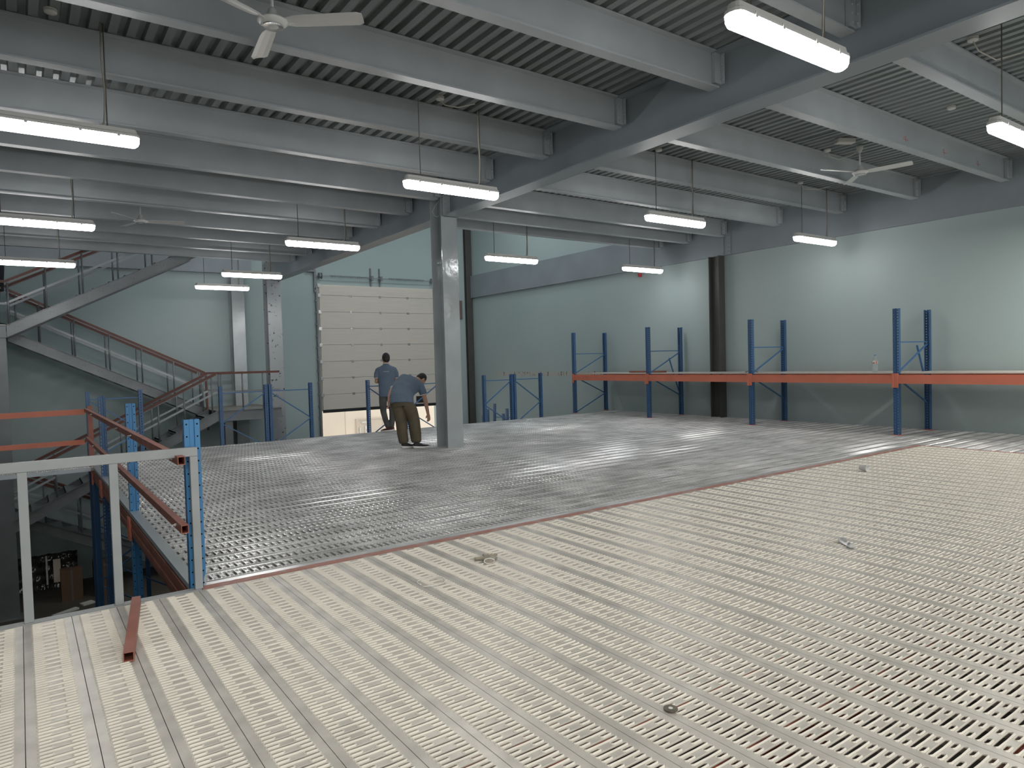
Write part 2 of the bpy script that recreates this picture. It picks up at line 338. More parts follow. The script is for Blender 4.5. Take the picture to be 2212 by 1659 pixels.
# ------------------------------------------------------------ steel frame
def ibeam(mb, p, q, w, h, tf=.016, tw=.012, up=(0, 0, 1)):    # p,q on the underside centre line
    a, t = w/2, tw/2
    mb.prism([(-a, 0), (a, 0), (a, tf), (t, tf), (t, h-tf), (a, h-tf), (a, h), (-a, h), (-a, h-tf), (-t, h-tf), (-t, tf), (-a, tf)], p, q, up); return mb
def bolts(mb, pts, axis, r=.013, h=.014):
    for p in pts: mb.lathe([(r, 0), (r, h*.7), (r*.6, h)], p, 6, axis)
def joist(x0, x1, y, label, group, endx):
    t = thing('steel_joist', ((x0+x1)/2, y+.065, 4.30), label, 'beam', group); L = (x1-x0)/2
    ibeam(MB(), (-L, 0, 0), (L, 0, 0), .13, .385).build('i_section', 'steel', t)
    sx = 1 if endx == x1 else -1
    mb = MB().box((L-.05, -.052, .05), (L+.045, -.010, .36)).box((L+.045, -.09, .05), (L+.06, .09, .36))
    bolts(mb, [(L-.015, -.052, .09+.08*k) for k in range(4)], (0, -1, 0)); bolts(mb, [(L+.045, -.072, .09+.08*k) for k in range(4)], (-1, 0, 0))
    mb.build('end_cleat', 'steel', t)
    return t
JL = [1.8, 3.22, 4.66, 6.11, 7.53, 9.0, 10.4, 11.73, 13.14, 14.6, 15.92, 17.2, 18.5]
JR = [1.8, 3.22, 4.63, 6.08, 7.5, 8.93, 10.4, 11.45, 12.36]
for i, y in enumerate(JL): joist(-6.9, 5.97 if y == 10.4 else 6.10, y, ORD[i]+' grey joist from the camera in the bay left of the main girder', 'grey joists of the left ceiling bay', 5.97 if y == 10.4 else 6.1)
for i, y in enumerate(JR):
    t = joist(6.30, 13.70, y, ORD[i]+' grey joist from the camera in the bay right of the main girder', 'grey joists of the right ceiling bay', 13.6)
    if i == 2:          # faint red chalk marks on the web
        f = -.0085
        for x in (.15, 1.35, 2.55):
            mb = MB(); mb.box((x, f, .13), (x+.13, f+.002, .137)); mb.box((x+.06, f, .10), (x+.067, f+.002, .19)); mb.box((x+.02, f, .15), (x+.026, f+.002, .18))
            mb.build('chalk_mark', 'redprint', t)
def girder(x, y0, y1, z, w, h, label):
    t = thing('steel_girder', (x, y0, z), label, 'beam'); ibeam(MB(), (0, 0, 0), (0, y1-y0, 0), w, h-.008, .022, .016).build('i_section', 'girder', t); return t
t = girder(6.21, -8, 10.43, 4.03, .30, .66, 'large dark grey main girder running from upper right to the centre column')
mb = MB().box((-.14, 18.395, .0), (.14, 18.425, .62)); bolts(mb, [(sx*.10, 18.395, .08+.13*k) for k in range(4) for sx in (-1, 1)], (0, -1, 0), .018, .018); mb.build('end_plate', 'steel', t)
girder(6.21, 10.86, 20.45, 4.03, .30, .66, 'far length of main girder between the centre column and the spotted column')
t = thing('wall_girder', (13.84, -8, 3.875), 'deep dark grey girder along the top of the right wall', 'beam')
MB().box((-.03, 0, 0), (.055, 29.9, .82)).build('web', 'girder', t); MB().box((-.12, 0, .80), (.055, 20.5, .825)).build('flange', 'girder', t)
mb = MB().box((-.05, 18.5, .02), (-.031, 18.56, .62)); mb.box((-.05, 18.30, .02), (-.031, 18.40, .62)); bolts(mb, [(-.05, yy, .08+.09*k) for k in range(6) for yy in (18.33, 18.37)], (-1, 0, 0), .012, .012); mb.build('splice_plate', 'girder', t)
t = thing('back_girder', (-6.9, 21.9, 4.36), 'dark girder across the back wall above the staircase', 'beam'); ibeam(MB(), (0, 0, 0), (12.8, 0, 0), .18, .7).build('i_section', 'girder', t)
def hcol(x0, x1, y0, y1, z0, z1, material, label, plate=True):
    t = thing('steel_column', ((x0+x1)/2, (y0+y1)/2, z0), label, 'column'); w, d = (x1-x0)/2, (y1-y0)/2; H = z1-z0
    MB().box((-w, -d, 0), (w, -d+.022, H)).box((-w, d-.022, 0), (w, d, H)).box((-.01, -d+.022, 0), (.01, d-.022, H)).build('h_section', material, t)
    if plate: MB().box((-w-.06, -d-.06, 0), (w+.06, d+.06, .02)).build('base_plate', material, t)
    return t
hcol(6.05, 6.365, 10.45, 10.84, -4.1, 4.69, 'steel_gloss', 'glossy grey centre column standing through the deck beside the bending man')
hcol(5.96, 6.36, 20.46, 20.86, -4.1, 4.69, 'spotted', 'grey column with black spots beside the stair landing')
hcol(5.24, 5.60, 21.55, 21.95, -4.1, 4.34, 'steel_gloss', 'grey column on the back wall behind the stair landing')
hcol(-.62, -.20, 19.42, 19.75, -4.1, 2.33, 'stair', 'column at the far left carrying the upper stair landing')
M['darkcol'] = mat('dark_column_paint', (.075, .075, .068), .5, 0, .1, 2)
hcol(13.66, 13.88, 10.55, 10.85, -.0, 3.87, 'darkcol', 'dark column against the right wall between two racks', False)
hcol(13.63, 13.88, 21.84, 21.98, -4.1, 8.9, 'darkcol', 'dark corner column where back wall meets right wall', False)
hcol(4.44, 4.64, 19.5, 19.8, -4.1, .10, 'stair', 'short dark column under the lower stair landing', False)
# loose cable near the top of the centre column
tag(MB().tube([(6.0, 10.40, 4.29), (5.93, 10.42, 4.2), (5.9, 10.48, 4.1), (5.95, 10.5, 4.04), (6.02, 10.52, 4.03), (6.04, 10.5, 4.05)], .009, 6).build('cable_loop', 'girder', smooth=True), 'dark loose cable loop at the top of the centre column', 'cable')
# ------------------------------------------------------------ pallet-rack uprights
UP = [(-.05, -.035), (-.05, .035), (-.018, .035), (-.013, .026), (.013, .026), (.018, .035), (.05, .035), (.05, -.035), (.038, -.035), (.038, -.030), (.0455, -.030), (.0455, .030), (.020, .030), (.014, .0215), (-.014, .0215), (-.020, .030), (-.0455, .030), (-.0455, -.030), (-.038, -.030), (-.038, -.035)]
def upright(x, y, z0, z1, material, parent, face, name='upright', s=1.0):
    """omega-section post; face = world direction of its grooved front"""
    f = V(face); sd = f.cross(V((0, 0, 1))); k = len(UP)
    vs = [V((x, y, z))+sd*a*s+f*b*s for z in (z0, z1) for a, b in UP]
    fs = [(i, (i+1) % k, k+(i+1) % k, k+i) for i in range(k)]
    mb = MB(); mb.add(vs, fs); o = mb.build(name, material, parent); me = o.data; uv = me.uv_layers.new(name='UVMap')
    # u = distance from the centre of a strip that carries a row of holes
    for p in me.polygons:
        i = p.index; a0, b0 = UP[i]; a1, b1 = UP[(i+1) % k]; L = math.hypot(a1-a0, b1-b0)
        strip = L > .024 and i not in (3, 13)
        for li, vi in zip(p.loop_indices, p.vertices):
            e = vi % k
            u = (-L/2 if e == i else L/2)*s if strip else .05
            uv.data[li].uv = (u, me.vertices[vi].co.z)
    return o
def braces(t, pts, w=.03, h=.02, material='brace'):
    for p, q in pts: MB().bar(p, q, w, h).build('brace', material, t)
# right-hand rack
RY = [14.6, 11.82, 8.9, 5.94]
names = ['farthest', 'third from the right edge', 'second from the right edge', 'nearest the right edge']
for i, y in enumerate(RY):
    t = thing('rack_frame', (12.55, y, 0), ['dark blue rack frame at the far end of the orange shelf', 'dark blue rack frame where the red-brown channel lies', 'dark blue rack frame just right of the wall column', 'tallest-looking dark blue rack frame right of the bottle'][i], 'rack frame', 'dark blue frames of the wall rack')
    upright(0, 0, .012, 2.23, 'blue_h', t, (-1, 0, 0)); upright(1.17, 0, .012, 2.23, 'blue_h', t, (1, 0, 0))
    for x in (0, 1.17): MB().box((x-.07, -.07, 0), (x+.07, .07, .012)).build('foot_plate', 'orange', t)
    B = [((.03, 0, 1.64), (1.14, 0, 1.64)), ((.03, .0, 1.10), (1.14, 0, 1.60)), ((.15, 0, .95), (1.14, 0, .51))]
    if i == 0: B.append(((.03, 0, .02), (1.14, 0, .50)))
    if i == 1: B.append(((.78, .03, 1.46), (1.12, .03, .62)))
    if i == 3: B.append(((.82, .03, 1.58), (1.05, .03, 1.10)))
    braces(t, B)
bays = [(RY[k+1], RY[k]) for k in range(3)]+[(3.0, RY[3])]
for i, (a, b) in enumerate(bays):
    w = ['farthest bay', 'bay behind the wall column', 'bay where the bottle stands', 'bay cut off by the right edge'][i]
    for x, fr in ((12.50, 'front'), (13.74, 'rear')):
        t = thing('rack_beam', (x, a+.055, 1.0), 'orange '+fr+' beam of the wall rack in the '+w, 'rack beam', 'orange beams of the wall rack')
        sg = 1 if x < 13 else -1
        L = b-a-.11
        MB().prism([(-.025*sg*-1, -.085), (.025*-sg, -.085), (.025*-sg, .045), (.012*-sg, .045), (.012*-sg, .068), (.025*sg, .068)][::(1 if sg < 0 else -1)], (0, 0, 0), (0, L, 0)).build('beam_profile', 'orange', t)
        for yy in (-.028, L+.028):
            mb = MB().box((-.03*sg-.005, yy-.026, -.155), (-.012*sg, yy+.026, .095)); bolts(mb, [(-.03*sg-.004*sg, yy, -.12+.05*k) for k in range(4)], (-sg, 0, 0), .006, .004); mb.build('connector', 'orange', t)
    tag(MB().box((12.53, a+.06, 1.087), (13.71, b-.06, 1.103)).build('shelf_board', 'board'), 'pale chipboard shelf of the wall rack in the '+w, 'shelf', 'chipboard shelves of the wall rack')
# frames at the far edge of the deck
def small_frame(x0, x1, y, label, mirror=False, extra=True, mtl='blue_h'):
    t = thing('rack_frame', (x0, y, -4.1), label, 'rack frame', 'blue frames at the far deck edge'); w = x1-x0; z = 4.1
    upright(0.04, 0, .01, z+1.16, mtl, t, (-1, 0, 0), s=.9); upright(w-.04, 0, .01, z+1.16, mtl, t, (1, 0, 0), s=.9)
    for x in (.04, w-.04): MB().box((x-.038, -.06, 0), (x+.038, .06, .01)).build('foot_plate', 'orange', t)
    f = (lambda x: w-x) if mirror else (lambda x: x)
    B = [((.06, 0, z+1.02), (w-.06, 0, z+1.02)), ((f(w-.06), 0, z+.99), (f(.06), 0, z+.43)), ((f(.06), 0, z+.41), (f(w-.06), 0, z-.10))]
    zz = z-.12
    while zz > .7: B += [((f(w-.06), 0, zz), (f(.06), 0, zz-.52)), ((f(.06), 0, zz-.54), (f(w-.06), 0, zz-1.06))]; zz -= 1.1
    braces(t, B); return t
small_frame(.94, 1.85, 14.38, 'blue frame behind the first orange guard rail, left of all far frames', True)
small_frame(3.17, 4.12, 14.38, 'blue frame standing in front of the stair landing')
small_frame(4.13, 5.05, 14.38, 'blue frame between the spotted column and the cream door', True)
small_frame(6.27, 7.18, 14.38, 'blue frame behind the standing man', True)
small_frame(7.22, 8.15, 14.38, 'blue frame mostly hidden behind the bending man and column')
small_frame(9.36, 10.28, 14.38, 'blue frame left of the pair in front of the pale wall patch')
small_frame(10.29, 11.22, 14.38, 'blue frame right of the pair in front of the pale wall patch', True)
# posts along the well
def post(y, material, label, s, far=True):
    t = thing('rack_frame', (.95, y, -4.1), label, 'rack frame', 'blue frames along the open well')
    upright(0, 0, .01, 5.26, material, t, (0, -1, 0), s=s)
    upright(.92, 0, .01, 4.04, 'blue_h', t, (0, -1, 0), s=.9)
    for x in (0, .92): MB().box((x-.07, -.06, 0), (x+.07, .06, .01)).build('foot_plate', 'orange', t)
    B = []; zz = 3.9
    while zz > .7: B += [((.05, 0, zz), (.87, 0, zz-.52)), ((.87, 0, zz-.54), (.05, 0, zz-1.06))]; zz -= 1.1
    braces(t, B, .025, .02, 'blue'); return t
post(5.16, 'azure_h', 'large azure perforated post with scuffed paint beside the grey railing', 1.0)
post(8.35, 'azure_h', 'middle azure perforated post of the deck edge above the well', .92)
post(11.46, 'blue_h', 'third blue perforated post along the well, nearest the far corner', .9)
t = thing('corner_post', (.90, 12.93, -4.1), 'red-oxide angle on a dark blue post at the far corner of the well', 'post')
upright(.03, .0, .01, 4.06, 'blue', t, (0, -1, 0), s=.9); MB().box((-.035, -.045, 4.0), (-.03, .02, 5.07)).box((-.035, -.05, 4.0), (.035, -.045, 5.07)).build('angle', 'primer', t)
MB().box((-.05, -.06, 0), (.09, .06, .01)).build('foot_plate', 'orange', t)
# guard rails
def boxrail(p, q, w, h, material, label, bolts_at=(), name='guard_rail'):
    p, q = V(p), V(q); t = thing(name, p, label, 'guard rail'); L = q-p; d = L.normalized(); sd = d.cross(V((0, 0, 1))).normalized()
    mb = MB(); k = .004
    mb.prism([(-w/2, -h/2), (w/2, -h/2), (w/2, h/2), (-w/2, h/2)], (0, 0, 0), L, caps=False)
    mb.prism([(-w/2+k, -h/2+k), (w/2-k, -h/2+k), (w/2-k, h/2-k), (-w/2+k, h/2-k)][::-1], (0, 0, 0), L, caps=False)
    o = [(-w/2, -h/2), (w/2, -h/2), (w/2, h/2), (-w/2, h/2)]; i_ = [(-w/2+k, -h/2+k), (w/2-k, -h/2+k), (w/2-k, h/2-k), (-w/2+k, h/2-k)]
    for e in (V((0, 0, 0)), L):
        vs = [e+sd*a+V((0, 0, b)) for a, b in o+i_]; mb.add(vs, [(j, (j+1) % 4, 4+(j+1) % 4, 4+j) for j in range(4)])
    mb.build('tube', material, t)
    if bolts_at:
        for f in bolts_at:
            mb = MB(); mb.lathe([(.011, 0), (.011, .01), (.006, .01), (.006, .03)], d*f-sd*(w/2), 8, -sd); mb.build('bolt', 'chrome', t)
    return t
boxrail((.845, 4.94, .905), (.845, 12.86, .905), .045, .055, 'primer', 'upper red-oxide box rail along the open well', (.19, 2.3, 3.4, 6.5))
boxrail((.845, 4.92, .455), (.845, 12.86, .455), .045, .055, 'primer', 'lower red-oxide box rail along the open well', (.19, 3.4, 6.5))
boxrail((.83, 12.88, .88), (-3.5, 12.88, .88), .03, .085, 'orange', 'upper flat orange rail across the far side of the well')
boxrail((.81, 12.88, .40), (-3.5, 12.88, .40), .03, .075, 'orange', 'lower flat orange rail across the far side of the well')
t = thing('railing', (-.0, 5.07, 0), 'grey painted square-tube railing at the near edge of the well', 'railing')
MB().box((-2.2, -.025, .915), (.965, .025, .975)).build('top_rail', 'rail', t, bevel=.004)
for x in (.94, .465, -.01, -.5, -1.0, -1.5, -2.0): MB().box((x-.025, -.022, .006), (x+.025, .022, .915)).build('baluster', 'rail', t, bevel=.003)
# ------------------------------------------------------------ pendant lamps
def make_lamp():
    t = thing('pendant_lamp', (0, 0, 0), 'lamp', 'lamp'); L = .70
    prof = []
    mb = MB()
    def loop(x, hw, z): return [(x, hw*math.cos(a), z) for a in ()]
    # housing: rounded-end tray ; ring outlines in plan
    def outline(L, w, z, k=6):
        pts = []
        for c, s in ((L-w, 1), (-L+w, -1)):
            for i in range(k+1):
                a = -math.pi/2+math.pi*i/k
                pts.append((c+s*w*.75*math.cos(a), s*w*math.sin(a), z))
        return pts
    def loft(rings):
        mb = MB(); k = len(rings[0]); 
        for r in rings: mb.v += r
        for i in range(len(rings)-1): mb.f += [(i*k+j, i*k+(j+1) % k, (i+1)*k+(j+1) % k, (i+1)*k+j) for j in range(k)]
        mb.f += [tuple(range(k))[::-1], tuple(range((len(rings)-1)*k, len(rings)*k))]
        return mb
    loft([outline(L, .072, -.035), outline(L, .070, -.012), outline(L-.02, .056, .0), outline(L-.03, .050, .035)]).build('housing', 'white', t)
    loft([outline(L-.045, .034, -.118), outline(L-.022, .056, -.104), outline(L-.008, .066, -.078), outline(L-.004, .069, -.036)]).build('diffuser', 'lit', t)
    for x in (-.5, -.2, .2, .5):
        for s in (-1, 1): MB().box((x-.012, s*.070, -.05), (x+.012, s*.078, -.012)).build('clip', 'white', t)
    return t
lamp0 = make_lamp(); used = [False]
TOP = 4.69
def lamp(x, y, z, label, chains=(-.45, .42), cord=None, rz=0):
    t = lamp0 if not used[0] else copy_tree(lamp0); used[0] = True
    t.location = (x, y, z-.035); t.rotation_euler = (0, 0, rz); t['label'] = label; t['group'] = 'white pendant tube lamps'
    H = TOP-z
    for c in chains: MB().tube([(c, 0, .03), (c, 0, H+.035)], .006, 5).build('chain', 'chain', t)
    c = cord if cord is not None else .40
    MB().tube([(c-.06, 0, .03), (c-.01, 0, .06), (c, 0, .12), (c+.012, .0, .35), (c-.005, 0, H*.7), (c, 0, H+.035)], .008, 6).build('power_cord', 'cable', t, smooth=True)
ZL = 3.75
lamp(4.50, 7.46, ZL, 'bright tube lamp hanging just in front of the centre column top')
lamp(8.62, 7.46, ZL, 'tube lamp hanging in the middle of the right bay')
lamp(12.60, 7.46, ZL, 'small-looking tube lamp hanging before the right wall')
lamp(4.52, 12.0, ZL, 'tube lamp second in the row that recedes left of the centre column')
lamp(8.65, 12.0, ZL, 'tube lamp hanging just right of the centre column above the far deck')
lamp(12.62, 12.0, ZL, 'tube lamp hanging beside the red alarm light')
lamp(4.52, 16.6, ZL, 'tube lamp in front of the top of the spotted column')
lamp(4.50, 19.4, ZL, 'farthest lowest tube lamp in front of the back wall columns')
lamp(.34, 7.36, ZL, 'largest tube lamp at the left edge')
lamp(.34, 11.98, ZL, 'middle of the three tube lamps cut by the left edge')
lamp(.34, 16.35, ZL, 'lowest of the three tube lamps cut by the left edge, before the stairs')
lamp(4.46, 2.80, ZL, 'tube lamp at the very top, right of centre')
lamp(8.50, 2.78, ZL, 'tube lamp cut off by the right edge')
# ------------------------------------------------------------ ceiling fans
def make_fan():
    t = thing('ceiling_fan', (0, 0, 0), 'fan', 'fan')
    MB().lathe([(.012, 0), (.012, .30)], (0, 0, .05), 10).build('down_rod', 'fan', t, smooth=True)
    MB().lathe([(.006, -.012), (.055, -.01), (.09, 0), (.118, .025), (.118, .034), (.085, .055), (.05, .075), (.035, .12), (.014, .14)], (0, 0, -.03), 32).build('motor_housing', 'fan', t, smooth=True)
    MB().lathe([(.075, -.0125), (.080, -.0145), (.085, -.0115), (.080, -.005)], (0, 0, -.028), 32).build('trim_ring', 'chrome', t, smooth=True)
    MB().lathe([(.013, 0), (.03, .02), (.05, .07), (.055, .10), (.02, .105)], (0, 0, .30), 20).build('canopy', 'fan', t, smooth=True)
    MB().tube([(0, 0, .40), (.01, 0, .43), (0, 0, .47)], .009, 6).build('hook', 'chain', t)
    return t
fan0 = make_fan()
def fan(x, y, z, angs, label, R_=.72):
    t = fan0 if fan0.get('group') is None else copy_tree(fan0)
    t['group'] = 'white ceiling fans'; t['label'] = label; t.location = (x, y, z)
    for a in angs:
        a = math.radians(a); d = V((math.cos(a), math.sin(a), 0)); s = V((-d.y, d.x, 0)); mb = MB(); vs = []
        for r, w in ((.10, .028), (.17, .055), (.25, .062), (.45, .066), (R_-.04, .070), (R_, .045)):
            for q in (-1, -.4, .4, 1): vs.append(d*r+s*w*q+V((0, 0, -.012*q*1.2+.006-.006*q*q)))
            for q in (1, .4, -.4, -1): vs.append(d*r+s*w*q+V((0, 0, -.012*q*1.2-.0-.006*q*q)))
        k = 8; fs = [(i*k+j, i*k+(j+1) % k, (i+1)*k+(j+1) % k, (i+1)*k+j) for i in range(5) for j in range(k)]+[tuple(range(k)), tuple(range(5*k, 6*k))[::-1]]
        mb.add(vs, fs); mb.build('blade', 'fan', t, smooth=False)
base_fan = fan0
copies = [copy_tree(fan0), copy_tree(fan0)]
def place_fan(t, x, y, z, angs, label):
    t['group'] = None
    del t['group']
    global fan0
    fan0 = t; fan(x, y, z, angs, label)
place_fan(base_fan, 1.76, 5.60, 4.245, (-37, 83, 203), 'large white ceiling fan at the top left')
place_fan(copies[0], 10.72, 5.60, 4.265, (-77, 43, 163), 'white ceiling fan below the girder on the right')
place_fan(copies[1], 1.92, 14.15, 4.225, (-12, 108, 228), 'small-looking white ceiling fan far away on the left')
# ------------------------------------------------------------ ceiling fittings
def rose(x, y, z, label, cable=None):
    t = thing('ceiling_rose', (x, y, z), label, 'detector', 'white round ceiling fittings')
    MB().lathe([(.03, -.028), (.05, -.02), (.052, -.004), (.045, 0)], (0, 0, 0), 20).build('body', 'white', t, smooth=True)
    MB().lathe([(.052, 0), (.052, .012)], (0, 0, 0), 20).build('base', 'white', t)
    if cable: MB().tube([(0, 0, -.02)]+[V(c) for c in cable], .006, 6).build('cable', 'cable', t, smooth=True)
rose(10.15, 4.08, 4.675, 'white round detector on the ceiling right of the fan')
rose(10.50, 6.00, 4.675, 'white round fitting with curved cable beside the right fan', [(.05, -.02, -.10), (.18, -.08, -.14), (.33, -.2, -.09), (.42, -.3, 0)])
rose(12.02, 7.40, 4.675, 'small white fitting with cable above the lamp before the right wall', [(.05, -.03, -.12), (.25, -.2, -.14), (.4, -.35, -.1)])
rose(8.12, 3.06, 4.675, 'white fitting with long drooping cable near the upper right girder', [(.06, -.03, -.12), (.25, -.12, -.2), (.5, -.25, -.12), (.7, -.3, 0)])
rose(4.25, 7.28, 4.675, 'white round fitting on the ceiling above the lamp before the centre column', [(.05, -.02, -.08), (.2, -.08, -.1), (.4, -.15, -.04)])
rose(.36, 7.30, 4.675, 'white oval-looking fitting near the top left corner')
rose(8.14, 7.36, 4.675, 'white fitting beside the girder above the middle lamp of the right bay')
t = thing('emergency_light', (10.22, 5.56, 4.675), 'boxy cream emergency light on the ceiling left of the right fan', 'lamp', None, -.5)
MB().box((-.14, -.06, -.06), (.14, .06, .012)).build('case', 'white', t, bevel=.012); MB().lathe([(.02, -.03), (.02, 0)], (-.16, 0, -.03), 10).build('lens', 'chrome', t)
for a, b in (((9.75, 6.05), (9.75, 4.7)), ((10.9, 4.62), (10.9, 3.3))):
    tag(MB().box((a[0]-.02, b[1], 4.675), (a[0]+.02, a[1], 4.689)).build('cable_tray', 'girder'), 'dark cable strip on the ceiling '+('behind' if a[0] < 10 else 'right of')+' the right fan', 'cable tray')
t = thing('alarm_light', (13.76, 13.2, 3.76), 'red alarm light on a bracket beside the far right lamp', 'alarm light')
MB().box((.04, -.03, 0), (.13, .03, .12)).build('bracket', 'girder', t); MB().lathe([(.05, -.09), (.055, -.02), (.055, .0)], (0, 0, 0), 16).build('lens', 'redglass', t, smooth=True)
MB().box((-.04, -.04, 0), (.05, .04, .03)).build('base', 'girder', t)
# ------------------------------------------------------------ overhead door
t = bpy.data.objects.new('door_1', None); C.objects.link(t); t.location = (10.15, 22, .0); t['kind'] = 'structure'; t['label'] = 'tall cream sectional overhead door, half raised, in the back wall'
MB().box((-2.14, -.028, .02), (2.22, -.018, 4.16)).build('door_gap_light_block', 'door', t)  # sheet added behind the panels to stop outside light in the gaps
zs = [4.13, 3.81, 3.27, 2.73, 2.19, 1.645, 1.10, .56, .06]
for i in range(8):
    MB().box((-2.10, -.07, zs[i+1]+.004), (2.15, -.03, zs[i]-.004)).build('door_panel', 'door', t, bevel=.006)
mb = MB()
for z in zs[1:8]:
    for x in (-1.03, .03, 1.08): mb.box((x-.04, -.082, z-.04), (x+.04, -.07, z+.03))
mb.build('hinge', 'chrome', t)
MB().box((-2.10, -.075, -.035), (2.15, -.025, .06)).build('bottom_seal', 'black', t)
mb = MB()
for z in zs[:8]:
    for x in (-2.11, 2.16): mb.box((x-.05, -.10, z-.06), (x+.05, -.07, z+.05))
mb.build('roller_bracket', 'chrome', t)
for x in (-2.19, 2.22):
    mb = MB().box((x-.03, -.12, -4.0), (x+.03, -.02, 4.1)); 
    for k in range(12): mb.box((x-.06, -.10, -.2+k*.38), (x+.04, -.03, -.15+k*.38))
    mb.build('track', 'stair', t)
MB().tube([(-2.2, -.15, 4.43), (2.2, -.15, 4.43)], .013, 8).build('torsion_shaft', 'girder', t)
for a, b in ((-1.75, -.35), (.35, 1.7)):
    mb = MB(); 
    mb.tube([(a+(b-a)*k/90, -.15+.035*math.cos(k*1.5), 4.43+.035*math.sin(k*1.5)) for k in range(91)], .008, 4); mb.build('torsion_spring', 'stair', t)
for x in (-.27, .06): MB().box((x-.02, -.06, 4.16), (x+.02, -.01, 4.78)).box((x-.04, -.2, 4.36), (x+.04, -.02, 4.50)).build('spring_bracket', 'stair', t)
for x in (-2.12, 2.0): MB().lathe([(.10, 0), (.10, .02), (.06, .03), (.06, .07), (.10, .08), (.10, .1)], (x, -.15, 4.43), 20, (1, 0, 0)).build('cable_drum', 'stair', t, smooth=False)
MB().box((-2.26, -.10, 3.9), (-2.20, -.02, 4.85)).box((-2.5, -.12, 4.55), (-2.2, -.02, 4.60)).build('track_hanger', 'stair', t)
MB().box((1.30, -.075, .10), (1.62, -.071, .34)).build('black_panel', 'black', t)
tag(MB().box((13.20, 21.93, 3.10), (13.48, 21.99, 3.78)).build('wall_cover', 'brownbox'), 'brown rectangular cover on the back wall right of the centre column', 'cover')
# the yard building seen through the door
t = thing('building', (11, 30, -4.1), 'cream building outside seen under the raised door', 'building')
MB().box((-7, 0, 0), (9, .3, 9)).build('wall', 'cream', t)
for x in (-.35, 1.0): MB().box((x, -.012, 0), (x+.03, 0, 9)).build('wall_joint', 'doorleaf', t)
dl = MB().box((1.62, -.05, 0), (2.82, -.01, 3.06)).build('door_leaf', 'doorleaf', t)
MB().box((1.52, -.07, 0), (1.62, 0, 3.14)).box((2.82, -.07, 0), (2.92, 0, 3.14)).box((1.621, -.07, 3.065), (2.819, 0, 3.14)).build('door_frame', 'doorleaf', t)
MB().box((1.78, -.12, 2.92), (2.02, -.05, 2.98)).build('door_closer', 'trimwhite', t); MB().box((1.66, -.10, 2.5), (1.71, -.05, 2.72)).build('door_hinge', 'trimwhite', t)
t2 = thing('notice_sign', (13.07, 29.93, -1.9), 'white notice with red lettering on the door outside', 'sign')
MB().box((-.14, -.01, -.72), (.14, .0, .58)).build('sheet', 'trimwhite', t2)
mb = MB(); random.seed(3)
for r in range(6):
    for c in range(2):
        x0 = -.09+c*.1; z0 = .40-r*.19
        for k in range(4):
            if random.random() < .8:
                if k < 2: mb.box((x0, -.013, z0-.05*k), (x0+.08, -.0105, z0-.05*k+.014))
                else: mb.box((x0+.035*(k-2)+.01, -.013, z0-.10), (x0+.035*(k-2)+.022, -.0105, z0+.04))
mb.build('lettering', 'redprint', t2)
struct(MB().box((2, 22.3, -4.3), (22, 31, -4.1)).build('floor', 'cream'))
# ------------------------------------------------------------ staircase
RAILP = [(-.028, 0), (.028, 0), (.028, .022), (.016, .022), (.016, .030), (.028, .030), (.028, .06), (-.028, .06), (-.028, .030), (-.016, .030), (-.016, .022), (-.028, .022)]
def flight(name, xa, za, xb, zb, yn, yf, label, posts, hr=.95, treads=True, ext=None):
    """stringer TOP line from (xa,za) to (xb,zb)"""
    t = thing('stair_flight', (xa, yn, za), label, 'stairs', 'flights of the back staircase'); o = V((xa, yn, za)); s = (zb-za)/(xb-xa)
    zt = lambda x: za+s*(x-xa)
    for y, nm in ((yn, 'near'), (yf, 'far')):
        d = .28
        mb = MB(); y0, y1 = y-.008, y+.008
        vs = [V((x, yy, zt(x)-q))-o for yy in (y0, y1) for x, q in ((xa, 0), (xb, 0), (xb, d), (xa, d))]
        mb.add(vs, [(0, 1, 2, 3), (7, 6, 5, 4), (0, 4, 5, 1), (1, 5, 6, 2), (2, 6, 7, 3), (3, 7, 4, 0)])
        sg = -1
        for q in (0, d-.012):
            vs = [V((x, yy, zt(x)-q-e))-o for yy in (y0-.05, y1) for x in (xa, xb) for e in (0, .012)]
            mb.add(vs, [(0, 2, 3, 1), (4, 5, 7, 6), (0, 4, 6, 2), (1, 3, 7, 5), (0, 1, 5, 4), (2, 6, 7, 3)])
        if nm == 'near':
            n = int(abs(xb-xa)/.34)
            for k in range(n):
                for e in (-.035, .035):
                    x = min(xa, xb)+.2+.34*k+e; bolts(mb, [V((x, y0, zt(min(xa, xb)+.2+.34*k)-.13))-o], (0, -1, 0), .012, .012)
        mb.build('stringer', 'stair', t)
    n = int(round(abs(zb-za)/.17)); 
    for k in range(n):
        x = xa+(xb-xa)*(k+.5)/n; z = zt(x)-.06; run = abs(xb-xa)/n
        MB().box(V((x-run/2, yn+.012, z-.03))-o, V((x+run/2, yf-.012, z))-o).box(V((x-run/2, yn+.012, z-.06), )-o, V((x-run/2+.01, yf-.012, z))-o).build('tread', 'stair', t)
    for y in (yn, yf):
        p = V((xa, y, za+hr))-o; q = V((xb, y, zb+hr))-o
        MB().prism(RAILP, p, q).build('handrail', 'primer_bright', t)
        MB().bar(V((xa, y, za+hr-.012))-o, V((xb, y, zb+hr-.012))-o, .03, .02).build('rail_bar', 'stair', t)
        MB().bar(V((xa, y, za+hr*.52))-o, V((xb, y, zb+hr*.52))-o, .012, .05).build('mid_bar', 'steel', t)
        for x in posts: MB().tube([V((x, y, zt(x)-.02))-o, V((x, y, zt(x)+hr-.01))-o], .021, 8).build('baluster', 'stair', t, smooth=True)
    return t
M['primer_bright'] = mat('red_brown_handrail', (.16, .055, .038), .42, 0, .1, 6)
